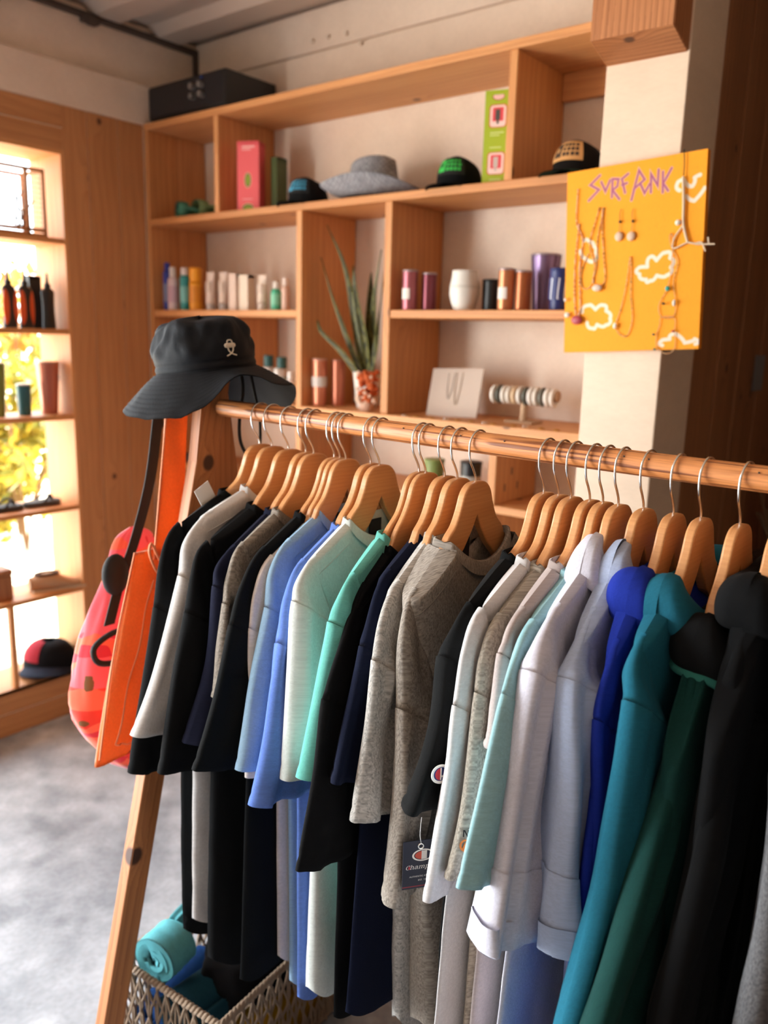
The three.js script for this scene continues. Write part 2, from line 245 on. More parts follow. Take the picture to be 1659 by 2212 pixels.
// every garment: place along the rail, lean of its lower edge, outline of the near shoulder and sleeve (z, y), edge of the body (z, y)
const GA = [
[0.0995,-0.012,[0.122,-0.159,0.212,-0.198,0.242,-0.262,0.252,-0.339,0.285,-0.501,0.313,-0.644],[0.200,-0.712,0.203,-1.075]],
[0.1352,0.000,[0.068,-0.136,0.167,-0.173,0.213,-0.217,0.227,-0.275,0.284,-0.434,0.335,-0.544],[0.199,-0.707,0.212,-1.023]],
[0.1820,0.006,[0.108,-0.166,0.214,-0.217,0.235,-0.263,0.248,-0.327,0.276,-0.430,0.316,-0.604],[0.191,-0.692,0.215,-1.080]],
[0.2283,-0.012,[0.099,-0.164,0.190,-0.217,0.217,-0.245,0.222,-0.274,0.237,-0.415,0.282,-0.549],null],
[0.2487,0.000,[0.101,-0.161,0.187,-0.210,0.209,-0.259,0.218,-0.301,0.231,-0.383,0.246,-0.464],null],
[0.3012,-0.008,[0.095,-0.158,0.186,-0.208,0.220,-0.258,0.241,-0.322,0.268,-0.426,0.316,-0.559],[0.217,-0.624,0.233,-1.033]],
[0.3147,0.000,[0.085,-0.165,0.182,-0.222,0.205,-0.266,0.218,-0.328,0.222,-0.435,0.228,-0.598],[0.156,-0.701,0.154,-1.032]],
[0.3292,0.012,[0.066,-0.148,0.154,-0.193,0.186,-0.234,0.200,-0.291,0.233,-0.416,0.272,-0.554],[0.142,-0.739,0.138,-1.081]],
[0.3889,-0.006,[0.093,-0.164,0.179,-0.212,0.203,-0.258,0.221,-0.333,0.245,-0.462,0.279,-0.598],[0.174,-0.661,0.169,-1.069]],
[0.4088,0.012,[0.086,-0.152,0.172,-0.202,0.200,-0.231,0.212,-0.258,0.223,-0.379,0.242,-0.553],[0.151,-0.806,0.171,-1.030]],
[0.4956,-0.012,[0.104,-0.160,0.173,-0.211,0.193,-0.240,0.205,-0.275,0.222,-0.374,0.267,-0.514],null],
[0.5091,0.008,[0.102,-0.177,0.161,-0.229,0.202,-0.297,0.243,-0.382,0.263,-0.488,0.298,-0.644],[0.211,-0.728,0.207,-1.001]],
[0.5481,0.000,[0.064,-0.146,0.153,-0.200,0.183,-0.248,0.199,-0.299,0.220,-0.379,0.259,-0.500],[0.170,-0.714,0.212,-0.973]],
[0.5733,0.008,[0.073,-0.148,0.161,-0.211,0.192,-0.262,0.204,-0.312,0.217,-0.415,0.245,-0.558],[0.120,-0.764,0.112,-1.030]],
[0.6080,0.020,[0.085,-0.152,0.164,-0.216,0.184,-0.272,0.186,-0.383,0.199,-0.512,0.225,-0.685],[0.068,-0.775,0.104,-1.012]],
[0.7300,-0.030,[0.125,-0.155,0.201,-0.195,0.218,-0.224,0.218,-0.262,0.222,-0.369,0.265,-0.484],null],
[0.7541,-0.020,[0.121,-0.155,0.209,-0.197,0.227,-0.241,0.233,-0.318,0.242,-0.446,0.271,-0.597],[0.214,-0.623,0.244,-0.817]],
[0.7744,-0.012,[0.094,-0.152,0.195,-0.205,0.215,-0.244,0.222,-0.295,0.231,-0.441,0.253,-0.561],null],
[0.8040,-0.006,[0.097,-0.142,0.188,-0.187,0.212,-0.212,0.218,-0.233,0.221,-0.299,0.231,-0.361],[0.257,-0.577,0.255,-0.776]],
[0.8243,0.000,[0.101,-0.152,0.198,-0.198,0.227,-0.233,0.252,-0.268,0.282,-0.363,0.324,-0.502],null],
[0.8474,0.006,[0.102,-0.136,0.172,-0.174,0.212,-0.210,0.231,-0.237,0.258,-0.394,0.292,-0.591],[0.310,-0.538,0.280,-0.730]],
[0.8837,0.016,[0.091,-0.140,0.141,-0.179,0.189,-0.225,0.207,-0.243,0.218,-0.397,0.233,-0.597],[0.170,-0.658,0.178,-0.781]],
[0.9253,0.008,[0.120,-0.157,0.160,-0.205,0.185,-0.250,0.194,-0.290,0.188,-0.400,0.200,-0.620],null],
[0.9620,0.000,[0.123,-0.159,0.166,-0.183,0.193,-0.211,0.204,-0.248,0.231,-0.454,0.299,-0.642],null],
[1.0113,0.000,[0.109,-0.192,0.116,-0.219,0.134,-0.261,0.152,-0.303,0.215,-0.439,0.311,-0.602],null],
[1.0593,0.000,[0.090,-0.127,0.116,-0.172,0.138,-0.211,0.138,-0.245,0.191,-0.411,0.263,-0.606],null],
  [1.1400,0.000,[0.100,-0.150,0.160,-0.190,0.190,-0.230,0.195,-0.270,0.205,-0.400,0.225,-0.560],null]
];
const W_ = 0xe9e7e6;
const GS = [   // colour, cloth, label, extras
  [0x0d0e10, 'knit', 'black t-shirt at the left end of the rail, with a paper tag at its neck', {}],
  [0xe6e3e2, 'knit', 'white t-shirt with a wide hemmed sleeve, second garment from the hat end', { sw: 0.13 }],
  [0x0f1012, 'knit', 'black t-shirt directly right of the wide-sleeved white t-shirt', {}],
  [0x191c32, 'knit', 'dark navy t-shirt with a thin drooping sleeve, among the black shirts at left', { sw: 0.1, bz: 0.11 }],
  [0xa59b91, 'heather', 'brown-grey heather t-shirt squeezed between the thin navy and black shirts', { sw: 0.1, bz: 0.11 }],
  [0x0e1012, 'knit', 'black t-shirt beside the brown-grey heather one, third of the blacks', {}],
  [0xe6dcd6, 'knit', 'cream-white t-shirt mostly hidden between the black and pale blue shirts', { sw: 0.1 }],
  [0x9dbfdc, 'knit', 'pale ice-blue t-shirt with a visible ribbed crew neck, left half of rail', {}],
  [0x6c8de0, 'knit', 'periwinkle blue t-shirt with a broad stitched sleeve hem', {}],
  [0xe4ebe8, 'knit', 'off-white t-shirt with a ribbed collar, between the periwinkle and mint shirts', { sw: 0.13, bth: 0.05 }],
  [0x74cbc0, 'knit', 'mint green t-shirt tucked behind a long black one', { bz: 0.1, sw: 0.12 }],
  [0x0d0d0f, 'knit', 'black t-shirt with a long low sleeve, right of the mint green one', { sw: 0.2 }],
  [0x0f162e, 'knit', 'midnight navy t-shirt in the middle of the rail, left of two grey ones', {}],
  [0xd6d3cf, 'heather', 'light heather grey t-shirt, left one of the two middle greys', { sw: 0.13, bth: 0.05 }],
  [0xb4aba2, 'heather', 'heather grey crew-neck t-shirt with its whole neckline showing before the gap', { sw: 0.075, th: 0.06, ht: 0.02 }],
  [0x121314, 'knit', 'black t-shirt with a round embroidered C badge on its sleeve', { badge: 1 }],
  [0xe6e3e4, 'knit', 'white t-shirt with a long narrow sleeve, right of the badge shirt', { sw: 0.1 }],
  [0xbfb5a9, 'heather', 'beige-grey heather t-shirt with a letter N and orange emblem on its sleeve', { print: 1, sw: 0.1 }],
  [0xc3b5b2, 'knit', 'pinkish grey t-shirt squeezed before the aqua one', { sw: 0.1 }],
  [0xa4d4de, 'knit', 'pale aqua t-shirt with a stitched sleeve, left of the white collared top', {}],
  [0xe4e4f4, 'knit', 'white long-collared top with a turned-up cuff, right part of rail', { hood: 0.024, cuff: 1, sw: 0.15, ht: 0.026 }],
  [0xb4c3e2, 'oxford', 'light blue-grey collared top with a wide folded cuff', { hood: 0.024, cuff: 1, sw: 0.12, ht: 0.028, bz: 0.14 }],
  [0x1d329c, 'knit', 'royal blue hooded sweatshirt behind the light blue-grey top', { hood: 0.034, long: 1, bz: 0.265, ht: 0.013 }],
  [0x1f6880, 'knit', 'teal hooded sweatshirt with long sleeves', { hood: 0.036, long: 1, sw: 0.15 }],
  [0x16413e, 'knit', 'dark green sweatshirt with a black hood edged in teal', { hood: 0.036, long: 1, hoodCol: 0x101113, sw: 0.15 }],
  [0x0c0d0f, 'knit', 'black hooded sweatshirt nearest the right edge of the photo', { hood: 0.034, long: 1, sw: 0.15 }],
  [0x6f6f73, 'heather', 'grey sweatshirt sleeve entering at the bottom right corner', { hood: 0.03, long: 1, sw: 0.12 }],
];
const HS = ['leftmost black t-shirt', 'wide-sleeved white t-shirt', 'black t-shirt beside the wide-sleeved white one', 'thin-sleeved navy t-shirt', 'brown-grey heather t-shirt', 'black t-shirt beside the brown-grey one', 'mostly hidden cream-white t-shirt', 'ice-blue t-shirt', 'periwinkle t-shirt', 'off-white ribbed-collar t-shirt', 'mint green t-shirt', 'long black t-shirt beside the mint one', 'midnight navy t-shirt', 'left middle grey t-shirt', 'grey crew-neck with open neckline', 'black t-shirt with the round badge', 'narrow-sleeved white t-shirt', 'beige-grey printed t-shirt', 'pinkish grey t-shirt', 'pale aqua t-shirt', 'white collared top', 'light blue-grey top', 'royal blue sweatshirt', 'teal sweatshirt', 'dark green sweatshirt', 'rightmost black sweatshirt', 'grey sweatshirt at the corner'];
const rackPoint = (s, x, y, z) => railAt(s).add(V(x * Math.cos(RT) + z * Math.sin(RT), y, -x * Math.sin(RT) + z * Math.cos(RT)));
function shoulder(o) {                              // height of the shoulder line at z
  const pts = []; for (let k = 0; k < 6; k += 2) pts.push([o[k], o[k + 1]]);
  return (z) => { if (z <= pts[0][0]) return pts[0][1] + (pts[0][0] - z) * 0.45; for (let k = 0; k < 2; k++) if (z <= pts[k + 1][0]) return lerp(pts[k][1], pts[k + 1][1], (z - pts[k][0]) / (pts[k + 1][0] - pts[k][0])); return pts[2][1] - (z - pts[2][0]) * 1.4; };
}
const FX = [0, 0, 0.15, 0.4, 0.7, 1];
const fx = (t) => { const q = clamp(t * 5, 0, 5), k = Math.min(4, Math.floor(q)); return lerp(FX[k], FX[k + 1], q - k) + Math.max(0, t - 1) * 1.5; };
const uvc = (p) => [p.z + p.x * 0.9, p.y];
GA.forEach(([s, dx, o, b], i) => {
  const [hex, kind, label, ex] = GS[i], mat = cloth(hex, kind), yS = shoulder(o), seed = 100 + i * 7;
  const prev = i ? s - GA[i - 1][0] : 0.05, next = i + 1 < GA.length ? GA[i + 1][0] - s : 0.05;
  const gap = Math.min(prev, next), th = ex.th ?? clamp(gap * 0.85, 0.023, 0.042), ht = ex.ht ?? clamp((prev + next) * 0.26, 0.0105, 0.021);
  const nz = clamp(o[0], 0.075, 0.1);
  // ---- hanger
  const zE = ex.hood ? nz + 0.006 : nz + 0.022, up = [[0.004, -0.064], [0.021, -0.067], [0.034, -0.079], [0.0435, -0.103], [0.056, -0.126]], yArm = (z) => Math.min(yS(z) - 0.005 - 0.012 * sstep(z, nz - 0.016, nz + 0.008), -0.126 - (z - 0.056) * 0.35);
  for (let k = 1; k <= 7; k++) { const z = lerp(0.066, zE, k / 7); up.push([z, lerp(-0.13 - (z - 0.06) * 0.7, yArm(z), sstep(z, 0.06, 0.1))]); }
  const lo = [[zE + 0.004, up[up.length - 1][1] - 0.012], [zE - 0.006, up[up.length - 1][1] - 0.023]];
  for (let k = 5; k >= 1; k--) { const z = lerp(0.05, zE - 0.02, k / 5.5); lo.push([z, lerp(-0.178, up[up.length - 1][1] - 0.026, (z - 0.05) / (zE - 0.07))]); }
  lo.push([0.034, -0.163], [0.014, -0.136], [0.0, -0.112]);
  const half = [...up, ...lo], sh = new THREE.Shape(), all = [...half, ...half.slice(0, -1).reverse().map(([z, y]) => [-z, y])];
  sh.moveTo(all[0][0], all[0][1]); sh.splineThru(half.slice(1, up.length).map((q) => new THREE.Vector2(q[0], q[1])));
  for (const q of half.slice(up.length)) sh.lineTo(q[0], q[1]);
  const mir = half.slice(0, -1).reverse(); for (const q of mir.slice(0, lo.length)) sh.lineTo(-q[0], q[1]); sh.splineThru(mir.slice(lo.length).map((q) => new THREE.Vector2(-q[0], q[1]))); sh.closePath();
  const dep = clamp(gap * 0.8 - 0.006, 0.0045, 0.0075);
  let hg = new THREE.ExtrudeGeometry(sh, { depth: dep, bevelEnabled: true, bevelSize: 0.0028, bevelThickness: 0.003, bevelSegments: 3, curveSegments: 6 });
  hg.translate(0, 0, -dep / 2); hg.rotateY(-Math.PI / 2); hg = boxUV(hg, 'z', [i * 0.17, i * 0.07]);
  const hgr = thing('clothes_hanger', 'wooden hanger with a steel hook, carrying the ' + HS[i], 'hanger', 0, 0, 0, RT, 'wooden hangers along the rail');
  hgr.position.copy(railAt(s));
  part('wooden_body', hg, M.hanger, hgr);
  const hp = [V(0, -0.067, 0), V(0, -0.054, 0.002), V(0, -0.043, 0.008), V(0, -0.028, 0.018), V(0, -0.014, 0.0215)], rr = 0.0212;
  for (let k = 0; k <= 12; k++) { const a = (k / 12) * 3.7; hp.push(V(0.0006 * k, -0.0018 + rr * Math.sin(a), rr * Math.cos(a))); }
  part('hook', tube(hp, 0.0017, 70, 8), M.chrome, hgr);
  // ---- garment
  const nm = ex.long ? 'sweatshirt' : ex.hood ? 'collared_top' : 'tshirt', g = thing(nm, label, ex.long ? 'sweatshirt' : ex.hood ? 'top' : 't-shirt', 0, 0, 0, RT, 'garments hanging along the rail'); g.position.copy(railAt(s));
  const zs = Math.min(o[4] - 0.015, 0.19), hemZ = ex.bz ?? (b ? b[2] : 0.2), hemY = b ? Math.min(b[3], -0.95) : -0.98, armZ = b ? clamp(b[0], 0.15, 0.2) : 0.18, NA = 64, NV = 46;
  const yN = yS(nz), fold = clamp(gap * 0.35, 0.003, 0.012), dF = 0.052;
  const neck = (z, f) => yN - (f > 0 ? dF * Math.pow(Math.max(0, 1 - (z / nz) ** 2), 0.8) : 0.012 * Math.sqrt(Math.max(0, 1 - (z / nz) ** 2)));
  const torso = (a, v, f, k = 1) => {
    const e = lerp(lerp(zs, armZ, sstep(v, 0, 0.16)), hemZ, clamp((v - 0.16) / 0.84, 0, 1)), z = a * e, z0 = Math.abs(a * zs), inNeck = z0 < nz;
    const top = inNeck ? neck(z0, f) : yS(z0), y = lerp(top, hemY + 0.008 * sn(z * 14, 1, seed) + 0.03 * Math.abs(a) ** 8, v);
    const ramp = inNeck ? 0.92 + 0.08 * sstep(v, 0, 0.15) : Math.sqrt(clamp(v / 0.004, 0, 1));
    const hT = (lerp(th, ex.bth ?? th * 1.15, v) / 2) * Math.pow(Math.max(0, 1 - Math.abs(a) ** 5), 0.5) * ramp * (1 + 0.3 * sn(z * 11, v * 2, seed + (f > 0 ? 1 : 2)) * v) * k;
    const xc = fold * Math.pow(v, 0.8) * (sn(z * 9, v * 1.3, seed + 3) + 0.6 * sn(z * 21, v * 2.2, seed + 4) + 0.12 * sn(z * 60, v * 24, seed + 5)) + dx * 0.6 * sstep(v, 0, 0.7);
    return V(f * hT + xc, y, z);
  };
  const rings = [];
  for (let j = 0; j <= NV; j++) { const v = Math.pow(j / NV, 1.35), r = []; for (let q = 0; q < NA; q++) r.push(torso(-1 + (2 * q) / NA, v, 1)); for (let q = 0; q < NA; q++) r.push(torso(1 - (2 * q) / NA, v, -1)); rings.push(r); }
  rings.push(rings[NV].map((p) => V(p.x * 0.9, p.y + 0.001, p.z * 0.99)), rings[NV].map((p) => V(p.x * 0.8, p.y + 0.03, p.z * 0.985)));
  const body = [loft(rings, uvc)];
  if (!ex.hood) body.push(tube(Array.from({ length: 14 }, (_, k) => torso(lerp(nz / zs + 0.02, 0.97, k / 13), 0.035, 1).add(V(0.0006, 0, 0))), 0.001, 40, 6));
  // shoulder caps and sleeves, near then far
  const C = new THREE.CatmullRomCurve3([0, 1, 2, 3, 4, 5].map((k) => V(0, o[k * 2 + 1], o[k * 2])), false, 'centripetal');
  const tEnd = ex.long ? 1.42 : 1, outer = (t) => { if (t <= 1) return C.getPoint(t); const e = C.getPoint(1), d = e.clone().sub(C.getPoint(0.85)).normalize(); return e.addScaledVector(d, (t - 1) * 0.45); };
  const sI = [o[6] - 0.12, o[7] - 0.085], hO = outer(tEnd), hd = hO.clone().sub(C.getPoint(0.6)).normalize(), sw = ex.sw ?? 0.16, ti = clamp(hd.z / -hd.y, -0.1, 0.3);
  const hI = [hO.z - sw * Math.cos(ti), hO.y - sw * Math.sin(ti) * 0.8], iS = [o[2] - 0.03, o[3] - 0.05];
  const inner = (t) => { if (t < 0.6) { const k = sstep(t, 0.2, 0.6); return [lerp(iS[0], sI[0], k), lerp(iS[1], sI[1], k)]; } const k = (t - 0.6) / (tEnd - 0.6); return [lerp(sI[0], hI[0], k), lerp(sI[1], hI[1], k)]; };
  const ring = (t, side, grow, open = 1) => {
    const O = outer(t), n = inner(t), cz = (O.z + n[0]) / 2, cy = (O.y + n[1]) / 2, hz = (O.z - n[0]) / 2, hy = (O.y - n[1]) / 2, k = sstep(t, 0.2, 0.6), hx = (lerp(0.0095, ht, k) + grow) * open, r = [];
    const late = clamp((t - 0.6) / (tEnd - 0.6), 0, 1);
    for (let q = 0; q < 36; q++) {
      const a = (q / 36) * 6.2832, ca = Math.sign(Math.cos(a)) * Math.pow(Math.abs(Math.cos(a)), 0.85), sa = Math.sign(Math.sin(a)) * Math.pow(Math.abs(Math.sin(a)), 0.8);
      const w = 1 + grow * 12, fo = hx * (0.6 * sn(ca * 1.6 + 3, t * 3.5, seed + 11 + side) + 0.45 * sn(ca * 4.2, t * 5, seed + 12) + 0.05 * sn(ca * 9, t * 12, seed + 14)) * (0.25 + 0.75 * k) * (1 - 0.6 * Math.abs(ca) ** 4);
      const pinch = 0.0022 * sn(ca * 9, t * 9, seed + 13) * Math.exp(-late * 6) * (t > 0.59 ? 1 : 0);
      r.push(V(sa * hx + fo + pinch + dx * fx(t), cy + ca * hy * w, side * (cz + ca * hz * w)));
    }
    return side > 0 ? r : r.reverse();
  };
  for (const side of [1, -1]) {
    const cap = []; for (let k = 0; k <= 14; k++) cap.push(ring(lerp(0.16, 0.602, k / 14), side, 0)); body.push(loft(cap, uvc, true));
  }
  part('body', body, mat, g);
  for (const side of [1, -1]) {
    const sl = [], n = ex.long ? 44 : 30; sl.push(ring(0.598, side, -0.002)); for (let k = 0; k <= n; k++) { const t = lerp(0.6, tEnd, k / n); const hm0 = n - (ex.long ? 4 : 2); sl.push(ring(t, side, k > hm0 ? 0.002 : k === hm0 ? 0.0003 : 0.0012)); }
    sl.push(ring(tEnd - 0.002, side, -0.001, 0.9), ring(tEnd - 0.05, side, -0.002, 0.78), ring(tEnd - 0.14, side, -0.003, 0.6));
    const sm = part('sleeve', loft(sl, uvc), mat, g);
    if (side > 0 && ex.cuff) { const cf = []; for (let k = 0; k <= 6; k++) cf.push(ring(lerp(0.9, 1.015, k / 6), side, 0.0028 + 0.0008 * k)); const e = cf[6]; cf.push(e.map((p) => V(p.x * 0.92 + dx * 0.08, p.y + 0.002, p.z)), e.map((p) => V(p.x * 0.85, p.y + 0.04, p.z))); part('cuff', loft(cf, uvc), mat, sm, 'turned-up cuff'); }
    if (side > 0 && ex.badge) {
      const bt = canvasTex(256, 256, (x) => { x.fillStyle = '#f4f2ee'; x.beginPath(); x.ellipse(128, 128, 122, 122, 0, 0, 7); x.fill(); x.fillStyle = '#23306e'; x.beginPath(); x.ellipse(128, 128, 98, 98, 0, 0, 7); x.fill(); x.fillStyle = '#c22a3a'; x.beginPath(); x.ellipse(128, 128, 76, 86, 0, Math.PI * 0.5, Math.PI * 1.5); x.fill(); x.fillStyle = '#f4f2ee'; x.fillRect(122, 42, 20, 172); x.fillRect(122, 150, 70, 26); x.fillRect(168, 128, 90, 40); });
      const O = outer(0.9), m = part('badge', new THREE.CircleGeometry(0.0135, 36), std(0xffffff, 0.7, { map: bt, side: THREE.DoubleSide }), sm, 'round white, blue and red embroidered badge'); part('stitched_edge', new THREE.TorusGeometry(0.0132, 0.0011, 8, 40), std(0xf0eeea, 0.8), m); m.rotation.y = 1.05; m.position.set(dx * fx(0.9) + ht * 0.9 + 0.002, O.y, O.z - 0.011);
    }
    if (side > 0 && ex.print) {
      const pt = canvasTex(128, 256, (x, w, h) => { x.clearRect(0, 0, w, h); x.fillStyle = '#1c1a18'; x.font = 'bold 84px sans-serif'; x.textAlign = 'center'; x.fillText('N', 64, 84); x.strokeStyle = '#e8823a'; x.lineWidth = 16; x.beginPath(); x.ellipse(64, 160, 40, 46, 0, 0, 7); x.stroke(); x.fillStyle = '#e8823a'; x.beginPath(); x.moveTo(64, 118); x.lineTo(64, 236); x.lineTo(36, 196); x.closePath(); x.fill(); x.fillStyle = '#b9b2a8'; x.beginPath(); x.arc(82, 156, 20, 0, 7); x.fill(); });
      const O = outer(0.92), m = part('print', new THREE.PlaneGeometry(0.022, 0.044), new THREE.MeshStandardMaterial({ map: pt, transparent: true, roughness: 0.8 }), sm, 'black letter N over an orange emblem');
      m.rotation.y = 0.75; m.position.set(dx * fx(0.92) + ht * 0.98, O.y + 0.01, O.z - 0.006);
    }
  }
  // neckline
  if (!ex.hood) {
    const nr = [[], [], [], []], x0 = torso(0, 0, 1).x + 0.001;
    for (let q = 0; q < 48; q++) { const a = (q / 48) * 6.2832, f = Math.sin(a) >= 0 ? 1 : -1, z = nz * Math.cos(a), y = neck(z, f), xx = x0 * f * Math.pow(Math.abs(Math.sin(a)), 0.42), hgt = 0.005 + 0.015 * Math.sqrt(Math.abs(Math.sin(a))); nr[0].push(V(xx + f * 0.005, y - 0.004, z * 1.01)); nr[1].push(V(xx * 0.97 + f * 0.0035, y + hgt * 0.9, z * 0.975)); nr[2].push(V(xx * 0.88, y + hgt, z * 0.95)); nr[3].push(V(xx * 0.8, y - 0.003, z * 0.96)); }
    part('collar', loft(nr, (p) => [p.z * 1.5, p.y]), mat, g);
    part('neck_label', bx(-0.0006, 0.0006, -0.022, 0.012, -0.016, 0.016, 'y', 0), std(hex === W_ ? 0xeeeeee : 0x26262a, 0.8), g).position.set(-x0 * 0.6, yN - 0.018, 0);
  } else {
    const hm = ex.hoodCol ? cloth(ex.hoodCol) : mat, low = ex.long, prof = low ? [[-0.03, 0.012], [-0.024, 0.024], [-0.008, 0.03], [0.01, 0.027], [0.024, 0.012], [0.028, -0.008], [0.024, -0.03], [0.012, -0.042], [0.002, -0.036], [-0.004, -0.012], [-0.016, 0.008]] : [[-0.04, 0.034], [-0.036, 0.042], [-0.026, 0.043], [-0.01, 0.033], [0.002, 0.012], [0.008, -0.01], [0.007, -0.022], [-0.002, -0.022], [-0.014, 0.004], [-0.028, 0.026]];
    const hc = new THREE.CatmullRomCurve3(prof.map((q) => V(q[0], q[1], 0)), true, 'centripetal'), hrings = [], path = [], lipP = [];
    for (let q = 0; q <= 72; q++) { const a = (q / 72) * 6.2832, s1 = Math.sin(a), c1 = Math.cos(a), bx0 = Math.sign(s1) * Math.abs(s1) ** 0.35 * 0.024, bz0 = c1 * nz, by0 = yN - (s1 > 0 ? 0.05 : 0.012) * Math.abs(s1) ** 1.5, r = []; path.push(V(bx0, by0, bz0));
      for (let k = 0; k < 40; k++) { const h = hc.getPoint(k / 40), n = 1 + (ex.hoodCol ? 0.06 : 0.13) * sn(a * 2.2, k * 0.1, seed) , w = (Math.abs(s1) ** 2 * -0.55 + 1) * n; r.push(V(bx0 + s1 * (h.x + 0.012) * w, by0 + h.y * n * (1 - 0.25 * Math.abs(s1)), bz0 + c1 * h.x * n)); } hrings.push(r); lipP.push(r[25].clone()); }
    const hr = loft(hrings.reverse(), (p) => [p.z + p.x, p.y]);
    const hd2 = part(ex.long ? 'hood' : 'collar', hr, hm, g, ex.hoodCol ? 'black hood' : undefined);
    if (ex.hoodCol) { lipP.pop(); part('rib_trim', tube(lipP, 0.0075, 120, 10, true), cloth(0x3f8f86), hd2, 'teal ribbed edge'); }
  }
  if (i === 0) { const m = part('paper_tag', bx(-0.0005, 0.0005, -0.022, 0.022, -0.018, 0.018, 'y', 0), std(0xdedad4, 0.8), g, 'white paper tag at the neck'); m.position.set(-0.012, -0.15, 0.125); m.rotation.x = 0.5; }
});
{ // hangtag between the grey crew neck and the white shirt
  const tt = canvasTex(512, 768, (x, w, h) => {
    x.fillStyle = '#12162c'; x.fillRect(0, 0, w, h); x.textAlign = 'center'; x.fillStyle = '#e9e4dc'; x.beginPath(); x.ellipse(256, 236, 140, 96, 0, 0, 7); x.fill(); x.fillStyle = '#12162c'; x.beginPath(); x.ellipse(256, 236, 116, 76, 0, 0, 7); x.fill(); x.fillStyle = '#c24a30'; x.beginPath(); x.ellipse(256, 236, 104, 66, 0, Math.PI / 2, Math.PI * 1.5); x.fill(); x.fillStyle = '#d8d3cc'; x.fillRect(236, 168, 70, 136);
    x.fillStyle = '#e9e4dc'; x.font = 'italic 92px serif'; x.fillText('Champion', 256, 452); x.fillStyle = '#b8323a'; x.fillRect(72, 404, 22, 46); x.fillStyle = '#e9e4dc'; x.font = '34px sans-serif'; x.fillText('AUTHENTIC ATHLETIC', 256, 586); x.fillText('EST. 19', 256, 650); x.fillStyle = '#8a2230'; x.fillRect(0, 724, w, 16);
  });
  const t = thing('hang_tag', 'dark blue garment hangtag printed with white lettering and an oval emblem', 'tag', 0, 0, 0, RT); t.position.copy(rackPoint(0.672, 0.0, -0.612, 0.19)); t.rotation.y = RT - 0.62;
  const navy = std(0x12162c, 0.6); part('card', new THREE.BoxGeometry(0.0012, 0.08, 0.062), [std(0xffffff, 0.55, { map: tt }), navy, navy, navy, navy, navy], t); part('cord', tube([V(0.001, 0.036, 0.004), V(0.001, 0.05, 0.006), V(-0.004, 0.075, 0.003)], 0.0007, 12, 6), std(0xcccccc, 0.4), t); part('grommet', new THREE.TorusGeometry(0.004, 0.0014, 8, 20).rotateY(Math.PI / 2).translate(0.001, 0.031, 0.004), M.chrome, t);
}
{ // beige knit slung over the rail at the right edge
  const q = railAt(1.163), pts = []; for (let k = 0; k <= 20; k++) { const a = -0.6 + (k / 20) * 4.3; pts.push(V(0, Math.sin(a) * 0.0235, Math.cos(a) * 0.0235)); }
  const g = grid(24, 40, (u, v) => { const p = pts[Math.min(20, Math.round(v * 20))], k = v < 0.06 || v > 0.94; return V((u - 0.5) * 0.06, p.y * (1 + 0.06 * sn(u * 6, v * 6, 4)), p.z * (1 + 0.06 * sn(u * 6, v * 6, 5))); }, (u, v) => [u * 0.1, v * 0.2]);
  const m = single('knit_headband', g, cloth(0xd8c4ae), 'beige knitted band looped over the rail at the right edge', 'headband'); m.position.copy(q); m.rotation.y = RT; m.scale.set(0.9, 1, 1);
}
